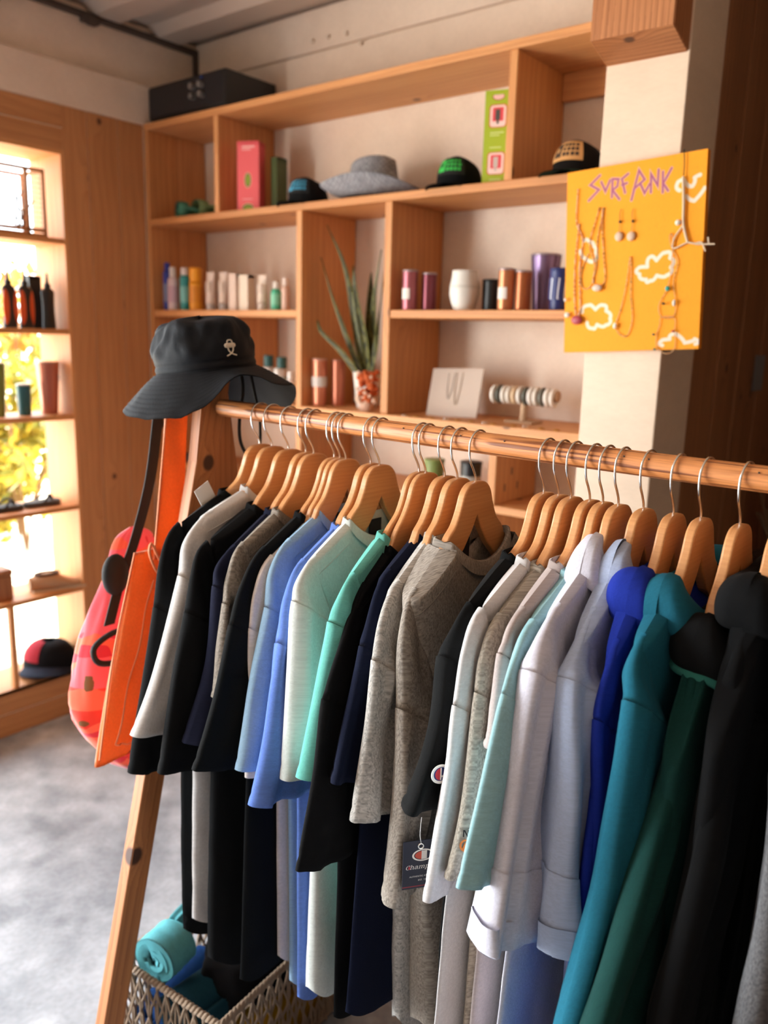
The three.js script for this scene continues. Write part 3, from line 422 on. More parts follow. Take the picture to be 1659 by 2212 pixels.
// ---------------------------------------------------------------- hat, bags and basket
{
  const t = thing('bucket_hat', 'dark navy bucket hat with a cream pin perched on the rack end', 'hat', -1.33, 1.526, -1.086);
  t.rotation.set(0, 0.671, 0.125, 'YXZ');
  const fab = new THREE.MeshPhysicalMaterial({ color: 0x14181f, roughness: 0.72, specularIntensity: 0.5, map: knitC, bumpMap: knitB, bumpScale: 0.0003, sheen: 0.14, sheenRoughness: 0.4, sheenColor: new THREE.Color(0x7a8aa0), side: THREE.DoubleSide });
  const n = 96, uvh = (p) => [Math.atan2(p.z, p.x) * 0.1, p.y], crown = [], brim = [], inside = [];
  const prof = [[0.0985, 0], [0.1005, 0.008], [0.0985, 0.016], [0.1, 0.022], [0.0985, 0.04], [0.095, 0.062], [0.09, 0.08], [0.0845, 0.09], [0.074, 0.0975], [0.055, 0.101], [0.03, 0.103], [0.004, 0.104]];
  const cr = (a, r, y) => { const k = y > 0.02 ? sstep(y, 0.02, 0.05) : 0, f = k * (0.007 * sn(a * 2.2, y * 26, 3) + 0.005 * sn(a * 5, y * 34 + a * 3, 4) + 0.0018 * sn(a * 13, y * 60 + a * 6, 5)) + (y < 0.022 ? 0.0008 * Math.sin(a * 46) : 0); return V(Math.cos(a) * (r + f) * 1.0, y + 0.006 * sn(Math.cos(a) * 2, Math.sin(a) * 2, 8) * sstep(y, 0.06, 0.1), Math.sin(a) * (r + f)); };
  const cv = new THREE.CatmullRomCurve3(prof.map((p) => V(p[0], p[1], 0)));
  for (let j = 0; j <= 40; j++) { const q = cv.getPoint(j / 40), r = []; for (let i = 0; i < n; i++) r.push(cr(-(i / n) * 6.2832, q.x, q.y)); crown.push(r); }
  const drop = (a) => { const d = ((a * 180) / Math.PI + 720) % 360; const bump = (c, w) => Math.exp(-((((d - c + 540) % 360) - 180) ** 2) / (2 * w * w)); return -0.074 + 0.062 * bump(55, 17) - 0.006 * bump(110, 30) + 0.014 * bump(180, 40) + 0.03 * bump(8, 20) - 0.026 * bump(318, 20); };
  const br = (a, k, off) => { const r = lerp(0.101, 0.171 - 0.016 * Math.exp(-((((((a * 180) / Math.PI + 720) % 360) - 62) / 26) ** 2)), k), d = drop(a), st = 0.0004 * Math.sin(k * 62) * (off ? 0 : 1); return V(Math.cos(a) * r * 1.02, d * Math.pow(k, 1.15) + st + off + 0.0022 * k * sn(a * 7, k * 3, 6), Math.sin(a) * r); };
  for (let j = 0; j <= 44; j++) { const r = []; for (let i = 0; i < n; i++) r.push(br(-(i / n) * 6.2832, j / 44, 0)); brim.unshift(r); }
  const low = []; for (let j = 0; j <= 14; j++) { const r = []; for (let i = 0; i < n; i++) r.push(br(-(i / n) * 6.2832, 1 - j / 14, -0.0022)); low.unshift(r); }
  part('crown', loft(crown, uvh), fab, t); part('brim', loft(brim, uvh), fab, t); part('brim_lining', loft(low, uvh), std(0x0b0c10, 0.9, { side: THREE.DoubleSide }), t, 'black brim lining');
  part('seam', tube(Array.from({ length: 40 }, (_, i) => { const p = cr((i / 40) * 6.2832, 0.1008, 0.001); return p; }), 0.0014, 160, 6, true), fab, t);
  // pin: a small cap shape over crossed loops
  const pin = part('pin', [new THREE.CapsuleGeometry(0.0055, 0.014, 6, 14).rotateZ(Math.PI / 2).scale(1, 0.85, 0.5), tube([V(-0.006, 0.003, 0.001), V(-0.004, 0.009, 0.001), V(0.004, 0.009, 0.001), V(0.006, 0.003, 0.001)], 0.0014, 20, 8), tube([V(-0.006, -0.004, 0.001), V(-0.004, -0.011, 0.001), V(0.002, -0.0165, 0.001), V(0.0105, -0.02, 0.001)], 0.0014, 20, 8), tube([V(0.006, -0.004, 0.001), V(0.004, -0.011, 0.001), V(-0.002, -0.0165, 0.001), V(-0.0105, -0.02, 0.001)], 0.0014, 20, 8)], std(0xe6d9c6, 0.45), t, 'cream pin shaped like a cap over crossed loops');
  const a = 0.84; pin.position.set(Math.cos(a) * 0.101, 0.044, Math.sin(a) * 0.1); pin.rotation.set(-0.12, Math.PI / 2 - a, 0, 'YXZ');
  // chin cords
  const cm = std(0x121316, 0.7), cord = part('chin_cord', [tube([V(0.062, -0.01, -0.04), V(0.062, -0.05, -0.03), V(0.05, -0.1, -0.02), V(0.046, -0.15, -0.012), V(0.056, -0.185, -0.01)], 0.0035, 40, 8), tube([V(0.082, -0.01, -0.03), V(0.086, -0.06, -0.03), V(0.09, -0.12, -0.02), V(0.078, -0.18, -0.012), V(0.06, -0.188, -0.01)], 0.003, 40, 8)], cm, t);
  part('toggle', new THREE.SphereGeometry(0.009, 16, 12).translate(0.074, -0.172, -0.004), M.chrome, cord);
}
{
  const t = thing('tote_bag', 'bright orange tote bag hanging by a broad strap on the rack end', 'bag', -1.392, 0.74, -1.03);
  const or = new THREE.MeshPhysicalMaterial({ color: 0xff9648, roughness: 0.95, transmission: 0.5, thickness: 0, map: knitC, sheen: 0.3, sheenColor: new THREE.Color(0xffb080), side: THREE.DoubleSide }), edge = std(0xffa070, 0.6);
  // body: closed loft from hem to top; z near edge leans out below
  const near = (v) => lerp(0.2, 0.085, Math.pow(v, 1.1)), far = (v) => lerp(-0.18, -0.09, v), H = 0.42, rings = [];
  for (let j = 0; j <= 40; j++) { const v = j / 40, r = [], zc = (near(v) + far(v)) / 2, hz = (near(v) - far(v)) / 2; for (let i = 0; i < 60; i++) { const a = (i / 60) * 6.2832, c = Math.cos(a), s = Math.sin(a), f = 0.007 * sn(c * 4, v * 5, 8) + 0.004 * sn(c * 9 + v * 4, v * 9, 9); r.push(V(Math.sign(s) * Math.pow(Math.abs(s), 0.6) * (0.006 + 0.02 * Math.sin(Math.PI * Math.min(1, v * 0.9 + 0.12))) + f * Math.abs(s), v * H + (c < 0 ? 0 : 0.0) + 0.012 * sn(c * 3, 1, 5) * (1 - v), zc + hz * c)); } rings.push(r.reverse()); }
  const bd = part('bag_body', loft(rings, (p) => [p.z, p.y], true), or, t);
  const seamAt = (z0, v0, z1, v1) => tube(Array.from({ length: 14 }, (_, k) => V(0.022 + 0.004 * Math.sin(k), lerp(v0, v1, k / 13) * H, lerp(z0, z1, k / 13))), 0.0016, 40, 6);
  part('stitching', [seamAt(0.165, 0.08, 0.06, 0.86), seamAt(0.165, 0.08, 0.12, 0.05), tube([V(0.018, 0.012, 0.2), V(0.0, 0.22, near(0.52) + 0.001), V(0, 0.42, 0.087)], 0.0018, 40, 6)], edge, bd);
  const sp = (x0) => { const rr = []; for (let k = 0; k <= 24; k++) { const v = k / 24, w = lerp(0.032, 0.026, v), y = lerp(0.4, 0.752, v), z = lerp(0.018, -0.025, v), x = x0 + lerp(0.01, 0.012, v) + 0.003 * Math.sin(v * 5); rr.push([V(x - 0.002, y, z + w), V(x + 0.002, y, z + w), V(x + 0.002, y, z - w), V(x - 0.002, y, z - w)]); } return loft(rr, (p) => [p.z, p.y]); };
  part('strap', sp(0.0), or, t); part('strap_edge', tube(Array.from({ length: 12 }, (_, k) => V(0.012, lerp(0.4, 0.752, k / 11), lerp(0.05, 0.001, k / 11))), 0.002, 40, 6), edge, t);
  part('pocket_loop', tube([V(0.026, 0.44, 0.065), V(0.03, 0.405, 0.05), V(0.03, 0.36, 0.02), V(0.03, 0.365, 0.045), V(0.026, 0.42, 0.07)], 0.003, 40, 8, true), edge, t);
}
{
  const t = thing('backpack', 'pink and red patterned backpack with black straps hanging behind the orange tote', 'bag', -1.535, 0.575, -1.02);
  const pat = dtex(512, 512, (u, v) => { const a = vn(u * 5, v * 5, 61, 5, 5), b = vn(u * 7, v * 7, 62, 7, 7), c = vn(u * 9, v * 9, 63, 9, 9); let k = a > 0.52 ? [248, 128, 142] : b > 0.55 ? [240, 84, 66] : [252, 140, 104]; if (c > 0.87) k = [128, 108, 60]; if (c < 0.2) k = [226, 70, 88]; return k; }, true, 3.4, 3.4);
  const pm = std(0xffffff, 0.95, { map: pat, transmission: 0.4, thickness: 0, side: THREE.DoubleSide }), bl = std(0x121214, 0.7), rings = [];
  const pf = [[0, 0.02], [0.012, 0.08], [0.04, 0.13], [0.1, 0.158], [0.2, 0.175], [0.32, 0.165], [0.42, 0.12], [0.5, 0.075], [0.58, 0.045], [0.6, 0.01]], cv = new THREE.CatmullRomCurve3(pf.map((p) => V(p[1], p[0], 0)));
  for (let j = 0; j <= 44; j++) { const q = cv.getPoint(j / 44), r = []; for (let i = 0; i < 56; i++) { const a = -(i / 56) * 6.2832, f = 1 + 0.06 * sn(a * 2, q.y * 9, 3) + 0.05 * sn(a * 5, q.y * 16, 4); r.push(V(Math.cos(a) * q.x * 0.42 * f, q.y, Math.sin(a) * q.x * f - 0.02 - 0.45 * Math.max(0, 0.2 - q.y))); } rings.push(r); }
  part('bag_body', loft(rings, (p) => [p.z * 1.2 + p.x, p.y * 1.2], true), pm, t);
  const ft = []; for (let j = 0; j <= 8; j++) { const q = cv.getPoint((j / 8) * 0.28), r = []; for (let i = 0; i < 40; i++) { const a = -(i / 40) * 6.2832; r.push(V(Math.cos(a) * q.x * 0.46, q.y - 0.01, Math.sin(a) * q.x * 1.03 - 0.03 - 0.45 * Math.max(0, 0.21 - q.y))); } ft.push(r); }
  part('base_panel', loft(ft, (p) => [p.z, p.y]), std(0x1c4a2a, 0.7), t, 'dark green base panel'); part('side_panel', new THREE.SphereGeometry(0.06, 20, 14).scale(0.7, 0.9, 1).translate(0.045, 0.05, -0.12), std(0x7a1a30, 0.7), t, 'maroon side panel');
  const strap = (P, w) => { const c = new THREE.CatmullRomCurve3(P), rr = []; for (let k = 0; k <= 30; k++) { const p = c.getPoint(k / 30); rr.push([V(p.x - 0.002, p.y, p.z + w), V(p.x + 0.002, p.y, p.z + w), V(p.x + 0.002, p.y, p.z - w), V(p.x - 0.002, p.y, p.z - w)]); } return loft(rr, (p) => [p.z, p.y]); };
  part('strap', strap([V(0.13, 0.86, 0.0), V(0.11, 0.72, 0.012), V(0.07, 0.58, 0.03), V(0.06, 0.5, 0.06), V(0.075, 0.42, 0.1)], 0.012), bl, t); part('strap', strap([V(0.17, 0.84, -0.12), V(0.15, 0.6, -0.11), V(0.12, 0.46, -0.08)], 0.016), bl, t);
  part('buckle_loop', tube([V(0.075, 0.4, 0.075), V(0.07, 0.375, 0.135), V(0.075, 0.345, 0.13), V(0.08, 0.335, 0.06), V(0.085, 0.36, 0.02)], 0.0065, 40, 8, true), bl, t); part('shoulder_pad', new THREE.SphereGeometry(0.035, 18, 12).scale(0.5, 1.3, 0.9).translate(0.06, 0.52, 0.07), bl, t, 'black padded strap end');
}
{ // woven basket with towels under the rack
  const BX = -1.262, BZ = -1.112, TH = 0.08, W = 0.155, D = 0.235, HH = 0.255;
  const t = thing('woven_basket', 'open-weave seagrass basket with a rope rim on the floor under the clothes', 'basket', BX, 0, BZ, TH);
  const mat = std(0xbfa58c, 0.85, { bumpMap: knitB, bumpScale: 0.001 }), rim = [], per = (u) => { const L = [2 * W, 2 * D, 2 * W, 2 * D], T = 4 * (W + D); let q = (((u % 1) + 1) % 1) * T; const c = [[-W, D, 1, 0], [W, D, 0, -1], [W, -D, -1, 0], [-W, -D, 0, 1]]; for (let k = 0; k < 4; k++) { if (q <= L[k]) return [c[k][0] + c[k][2] * q, c[k][1] + c[k][3] * q, c[k]]; q -= L[k]; } return [-W, D, c[0]]; };
  for (const ph of [0, Math.PI]) { const P = []; for (let k = 0; k < 420; k++) { const [x, z] = per(k / 420), a = (k / 420) * 6.2832 * 70 + ph; P.push(V(x + Math.cos(a) * 0.0028, HH + Math.sin(a) * 0.0045, z + Math.cos(a) * 0.0028)); } rim.push(new THREE.TubeGeometry(new THREE.CatmullRomCurve3(P, true), 840, 0.0052, 7, true)); }
  part('rim', rim, mat, t);
  const st = [], N = 56; for (let k = 0; k < N; k++) for (const d of [1, -1, 0]) { const P = []; for (let j = 0; j <= 8; j++) { const v = j / 8, [x, z, c] = per((k + 0.5 + d * v * 3.2) / N), off = 0.004 * (d || 0.2) * Math.cos(j * Math.PI + k); P.push(V(x + c[3] * -off, 0.004 + (HH - 0.006) * v, z + c[2] * off)); } st.push(tube(P, d ? 0.0032 : 0.0028, 12, 5)); }
  part('weave', st, mat, t); part('base', bx(-W, W, 0.003, 0.012, -D, D, 'x', 0.003), mat, t);
  const at = (x, y, z) => { const c = Math.cos(TH), s = Math.sin(TH); return [BX + x * c + z * s, y, BZ - x * s + z * c]; };
  const towelRoll = (label, col, x, y, z, r, len, turns, turn, ph) => {
    const g = thing('rolled_towel', label, 'towel', ...at(x, y, z), TH + turn), ri = [], n = Math.round(turns * 40);
    const sp = (k, o) => { const a = ph + (k / n) * turns * 6.2832, q = r * (0.12 + 0.88 * (k / n)) + o; return [Math.cos(a) * q * 1.02, Math.sin(a) * q * 0.97]; }, hw = (r / turns) * 0.36;
    const loop = []; for (let k = 0; k <= n; k++) loop.push(sp(k, hw)); for (let k = n; k >= 0; k--) loop.push(sp(k, -hw));
    for (let j = 0; j <= 14; j++) { const v = j / 14, e = Math.min(v, 1 - v) < 0.04 ? 0.985 : 1; ri.push(loop.map(([a, b], k) => V(a * e + 0.0012 * sn(k * 0.3, v * 9, 5), b * e + 0.0012 * sn(k * 0.3, v * 9, 6), (0.5 - v) * len + 0.004 * sn(k * 0.12, 2, 7)))); }
    part('terry_cloth', loft(ri, (p) => [p.x + p.y, p.z], true), cloth(col), g); return g;
  };
  towelRoll('turquoise rolled towel standing out of the basket near its front', 0x6cc4d0, -0.07, 0.272, 0.172, 0.056, 0.075, 3.6, 0.12, 1.2);
  towelRoll('dark petrol blue rolled towel low at the front of the basket', 0x1d4a5c, 0.01, 0.17, 0.11, 0.058, 0.22, 3, -0.1, 0.4);
  towelRoll('bright blue rolled towel deep in the basket corner', 0x2c5aa0, -0.09, 0.12, 0.12, 0.05, 0.18, 3, 0.1, 2);
  const heap = (label, name, cat, col, x, y, z, sx, sy, sz, turn, seed, mt) => { const g = new THREE.SphereGeometry(1, 40, 28), p = g.attributes.position; for (let k = 0; k < p.count; k++) { const a = V(p.getX(k), p.getY(k), p.getZ(k)), n = 1 + 0.12 * sn(a.x * 2.4 + 3, a.z * 2.4, seed) + 0.06 * sn(a.x * 6, a.y * 5 + a.z * 4, seed + 1), q = (v) => Math.sign(v) * Math.pow(Math.abs(v), 0.7); p.setXYZ(k, q(a.x) * sx * n, q(a.y) * sy * n, q(a.z) * sz * n); } g.computeVertexNormals(); const m = single(name, g, mt ?? cloth(col), label, cat); m.position.set(...at(x, y, z)); m.rotation.y = TH + turn; return m; };
  heap('black folded cloth bag filling the middle of the basket', 'folded_bag', 'bag', 0x121317, 0.035, 0.2, -0.03, 0.1, 0.065, 0.16, 0.1, 21);
  heap('mustard yellow cloth seen through the basket weave', 'folded_cloth', 'cloth', 0xc89a28, 0.1, 0.075, -0.02, 0.04, 0.06, 0.18, 0, 31);
  const prt = dtex(256, 256, (u, v) => { const a = vn(u * 12, v * 12, 71, 12, 12), b = vn(u * 9, v * 9, 72, 9, 9); return a > 0.62 ? [70, 52, 44] : b > 0.6 ? [206, 120, 100] : a < 0.3 ? [120, 96, 84] : [222, 206, 198]; }, true, 4, 4);
  heap('flower-printed folded cloth at the back left of the basket', 'printed_cloth', 'cloth', 0, -0.088, 0.258, -0.08, 0.032, 0.04, 0.15, 0.02, 41, std(0xffffff, 0.9, { map: prt }));
  heap('folded light turquoise towel along the left rim of the basket', 'folded_towel', 'towel', 0x6cc4d2, -0.13, 0.262, -0.06, 0.02, 0.03, 0.17, 0.0, 51);
  const tg = single('price_tag', bx(-0.012, 0.012, -0.0006, 0.0006, -0.009, 0.009, 'x', 0), std(0xd8cfc4, 0.8), 'small pale price tag lying on the black bag in the basket', 'tag'); tg.position.set(...at(0.085, 0.272, 0.0)); tg.rotation.set(0.5, 0.3, 0.2);
}

// ---------------------------------------------------------------- shelf unit on the back wall
{
  const t = thing('shelf_unit', 'tall open timber shelf unit covering the back wall', 'shelf', -2.02, 0, -2.32);
  let n = 0; const B = (name, x0, x1, y0, y1, z0, z1, ax) => part(name, bx(x0 + 2.02, x1 + 2.02, y0, y1, z0 + 2.32, z1 + 2.32, ax, 0.003), M.shelf[n++ % 2], t);
  B('top_board', -3.03, -0.99, 2.4, 2.425, -2.468, -2.17, 'x'); B('side_panel', -3.03, -3.004, 0.01, 2.4, -2.318, -2.172, 'y'); B('side_panel', -3.03, -3.006, 0.01, 2.4, -2.468, -2.32, 'y');
  B('shelf_board', -3.004, -0.99, 2.03, 2.055, -2.468, -2.172, 'x'); B('divider', -2.598, -2.572, 2.055, 2.4, -2.466, -2.174, 'y'); B('divider', -1.317, -1.29, 2.055, 2.4, -2.466, -2.174, 'y');
  B('divider', -2.158, -2.13, 0.01, 2.03, -2.466, -2.174, 'y'); B('divider', -1.755, -1.725, 1.347, 2.03, -2.466, -2.174, 'y');
  B('shelf_board', -3.004, -2.158, 1.664, 1.69, -2.466, -2.176, 'x'); B('shelf_board', -1.725, -0.99, 1.664, 1.69, -2.466, -2.176, 'x');
  B('divider', -2.575, -2.55, 1.345, 1.664, -2.466, -2.18, 'y'); B('shelf_board', -3.004, -2.158, 1.32, 1.345, -2.466, -2.176, 'x'); B('counter_top', -2.13, -0.99, 1.317, 1.347, -2.466, -2.16, 'x');
  B('shelf_board', -3.004, -2.158, 1.03, 1.055, -2.466, -2.176, 'x'); B('shelf_board', -2.13, -0.99, 1.065, 1.09, -2.466, -2.2, 'x'); B('shelf_board', -3.004, -0.99, 0.5, 0.525, -2.466, -2.2, 'x'); B('back_rail', -1.29, -0.99, 2.32, 2.4, -2.466, -2.445, 'x');
  const d = B('divider', -1.332, -1.304, 1.09, 1.317, -2.466, -2.2, 'y'); B('divider', -1.332, -1.304, 0.525, 1.065, -2.466, -2.2, 'y');
  for (const [z, y] of [[-2.26, 1.25], [-2.34, 1.25], [-2.3, 1.19], [-2.26, 1.14], [-2.34, 1.14]]) part('slot', bx(0.7152, 0.7165, y - 0.012, y + 0.012, z + 2.316, z + 2.324, 'y', 0.0004), M.darkTrim, t);
}
{
  const t = thing('amplifier', 'black amplifier box with small front knobs on top of the shelf unit', 'amplifier', -2.79, 2.425, -2.33), bk = std(0x15161a, 0.45), L = (g, x, y, z) => g.translate(x, y, z);
  part('case', new RoundedBoxGeometry(0.47, 0.128, 0.26, 2, 0.006).translate(0, 0.078, 0), bk, t); for (const x of [-0.2, 0.2]) for (const z of [-0.1, 0.1]) part('foot', new THREE.CylinderGeometry(0.014, 0.016, 0.014, 14).translate(x, 0.007, z), bk, t);
  part('faceplate', new RoundedBoxGeometry(0.46, 0.11, 0.006, 1, 0.002).translate(0, 0.078, 0.132), std(0x1c1d22, 0.3), t);
  for (const [x, y, c] of [[0.055, 0.1, 0x9a9a98], [0.055, 0.065, 0x8a8a88], [0.105, 0.1, 0x9a9a98], [0.108, 0.065, 0x9a9a98]]) part('knob', new THREE.CylinderGeometry(0.011, 0.012, 0.02, 20).rotateX(Math.PI / 2).translate(x, y, 0.144), std(c, 0.35, { metalness: 0.6 }), t);
  part('indicator', new THREE.CylinderGeometry(0.005, 0.005, 0.006, 12).rotateX(Math.PI / 2).translate(0.105, 0.127, 0.136), std(0x2a5ab0, 0.3), t);
}
// ---------------------------------------------------------------- goods on the shelves
const SH2 = 2.055, SH3 = 1.69, CT = 1.347, matc = {};
const pl = (c, r = 0.45) => (matc[c + '_' + r] ??= std(c, r));
function lathing(name, label, cat, x, y, z, parts, group) { const t = thing(name, label, cat, x, y, z, 0, group); for (const [n, pts, m, lab] of parts) part(n, lathe(pts, 32), typeof m === 'number' ? pl(m) : m, t, lab); return t; }
const cyl = (r, y0, y1, b = 0.003) => [[0, y0], [r - b, y0], [r, y0 + b], [r, y1 - b], [r - b, y1], [0, y1]];
const bot = (name, label, x, r, h, body, cap, capH, capR, z = -2.24, band, y = SH3) => lathing(name, label, 'bottle', x, y, z, [['bottle_body', [[0, 0], [r - 0.002, 0], [r, 0.004], [r, h - capH - 0.012], [capR + 0.001, h - capH], [0, h - capH]], body], ['cap', cyl(capR, h - capH, h), cap], ...(band ? [['label_band', [[r + 0.0006, h * 0.18], [r + 0.0008, h * 0.18], [r + 0.0008, h * 0.56], [r + 0.0006, h * 0.56]], band]] : [])], 'sunscreen and lotion bottles on the upper left shelf');
bot('lotion_bottle', 'tall royal blue bottle at the left end of the bottle row', -2.965, 0.018, 0.195, 0x2840a0, 0x243a9c, 0.03, 0.012, -2.22, 0x7a86a8);
bot('lotion_bottle', 'pinkish white spray bottle beside the tall blue bottle', -2.915, 0.0215, 0.175, 0xdcc8cc, 0xe8e2de, 0.04, 0.013, -2.21, 0xcaa8b8);
bot('lotion_bottle', 'teal bottle with a white cap, next to the orange bottle', -2.85, 0.02, 0.172, 0x2f9a9c, 0xe6dfda, 0.032, 0.015, -2.22, 0x7cc4c0);
bot('lotion_bottle', 'orange yellow bottle with an orange cap', -2.778, 0.0265, 0.168, 0xe89a1e, 0xf0a01c, 0.055, 0.025, -2.22, 0xd8881c);
const tubeB = (label, x, w, h, c, cap, z = -2.225) => { const t = thing('lotion_tube', label, 'tube', x, SH3, z, 0, 'pale lotion tubes on the upper left shelf'), r = []; for (let j = 0; j <= 16; j++) { const v = j / 16, dz = lerp(w * 0.46, 0.003, Math.pow(v, 1.3)), dx2 = lerp(w * 0.42, w * 0.5, v), q = []; for (let k = 0; k < 28; k++) { const a = -(k / 28) * 6.2832; q.push(V(Math.cos(a) * dx2, 0.025 + v * (h - 0.025), Math.sin(a) * dz)); } r.push(q); } part('tube_body', loft(r, (p) => [p.x, p.y], true), pl(c, 0.4), t); part('cap', lathe(cyl(w * 0.4, 0, 0.026), 24), pl(cap, 0.4), t); part('label_band', bx(-w * 0.3, w * 0.3, h * 0.45, h * 0.75, w * 0.2, w * 0.34, 'x', 0.001), pl(0xc9b2a0), t); };
tubeB('cream lotion tube with a grey top edge, left one beside the orange bottle', -2.69, 0.047, 0.15, 0xdcc6b8, 0xb8aca8); tubeB('cream lotion tube with a grey top edge, right one of two', -2.612, 0.046, 0.147, 0xdac4b4, 0xb0a6a2);
const carton = (name, label, x, y, z, w, h, d, col, tex, turn, cat = 'box') => { const t = thing(name, label, cat, x, y, z, turn), m = pl(col, 0.5); const g = new THREE.BoxGeometry(w, h, d).translate(0, h / 2, 0); part('carton', g, tex ? [m, m, m, m, std(0xffffff, 0.5, { map: tex }), m] : m, t); part('lid_flap', bx(-w / 2, w / 2, h - 0.012, h + 0.001, -d / 2 - 0.0006, d / 2 + 0.0006, 'x', 0.0005), m, t); return t; };
carton('lotion_carton', 'narrow pale peach carton in the row of lotions, left of the cream carton', -2.54, SH3, -2.225, 0.042, 0.138, 0.036, 0xe0c6b4, null, 0); carton('lotion_carton', 'wider cream carton in the middle of the lotion row', -2.476, SH3, -2.225, 0.05, 0.132, 0.036, 0xe4d2bc, null, 0);
tubeB('cream lotion tube standing left of the small green bottle', -2.388, 0.046, 0.13, 0xe2cebc, 0xd8c6b8); bot('lotion_bottle', 'small green bottle with a white pump cap near the shelf end', -2.313, 0.0195, 0.106, 0x46b088, 0xe6e0d6, 0.028, 0.012, -2.225, 0x7cc8a6); bot('lotion_bottle', 'slim pale peach bottle at the right end of the bottle row', -2.262, 0.015, 0.118, 0xdcb8a4, 0xe6d4c8, 0.03, 0.012, -2.225);
const tum = (name, label, x, y, z, h, r0, r1, c, lid, extra = [], group, cat = 'tumbler') => lathing(name, label, cat, x, y, z, [['cup_body', [[0, 0], [r0 - 0.003, 0], [r0, 0.004], [lerp(r0, r1, 0.5), h * 0.5], [r1, h - 0.004], [r1 - 0.001, h - 0.002], [0, h - 0.002]], c], ['lid', [[r1 - 0.001, h - 0.002], [r1 + 0.0012, h - 0.001], [r1 + 0.001, h + 0.003], [r1 - 0.004, h + 0.005], [0, h + 0.004]], lid], ...extra], group);
const met = (c) => std(c, 0.28, { metalness: 0.55 });
const can = (label, x, z, h, c, disc) => { const t = tum('slim_tumbler', label, x, SH3, z, h, 0.0245, 0.025, met(c), met(0xb8a8a8)); if (disc) { const d = new THREE.CylinderGeometry(0.0258, 0.0258, 0.034, 24, 1, true, -0.62, 1.24); d.translate(0, h * 0.42, 0); part('round_label', d, pl(0xe8ded6, 0.6), t, 'pale round label'); } };
can('metallic pink slim tumbler with a pale round label', -1.675, -2.215, 0.124, 0xa86068, 1); can('darker metallic pink slim tumbler beside the labelled one', -1.63, -2.26, 0.117, 0x7c3c46);
tum('wine_tumbler', 'white rounded tumbler in the middle of the right shelf', -1.474, SH3, -2.235, 0.118, 0.032, 0.04, pl(0xe2ded6, 0.4), pl(0xd6d0c8), [['cup_belly', [[0.031, 0.001], [0.041, 0.022], [0.0475, 0.05], [0.0465, 0.075], [0.042, 0.1], [0.0405, 0.116]], pl(0xe2ded6, 0.4)], ['logo', [[0.047, 0.066], [0.0478, 0.068], [0.0474, 0.074], [0.0466, 0.076]], pl(0xd4d0c6)]]);
tum('short_cup', 'black short cup tucked behind the white tumbler', -1.403, SH3, -2.28, 0.092, 0.028, 0.029, pl(0x0e0f11, 0.4), pl(0x17181a), [], null, 'cup');
can('copper slim tumbler with a pale print, left of a pair', -1.312, -2.215, 0.118, 0xc07a52, 1); can('copper brown slim tumbler, right of the copper pair', -1.266, -2.235, 0.112, 0xa8623c);
tum('tall_tumbler', 'tall metallic purple tumbler behind the copper pair', -1.253, SH3, -2.345, 0.168, 0.034, 0.046, met(0x80688a), met(0xb0a4b0)); tum('short_bottle', 'dark blue tumbler with white lettering half hidden by the orange board', -1.15, SH3, -2.24, 0.115, 0.024, 0.028, pl(0x24306c, 0.4), pl(0x2a3670), [['lettering_band', [[0.0284, 0.03], [0.029, 0.032], [0.0294, 0.09], [0.0288, 0.092]], std(0xffffff, 0.5, { map: canvasTex(512, 128, (x, w, h) => { x.fillStyle = '#24306c'; x.fillRect(0, 0, w, h); x.strokeStyle = '#dfe2ea'; x.lineWidth = 12; for (let k = 0; k < 9; k++) { x.beginPath(); x.moveTo(20 + k * 56, 30); x.bezierCurveTo(70 + k * 56, 20, 0 + k * 56, 90, 50 + k * 56, 100); x.stroke(); } }) })]], null, 'tumbler');
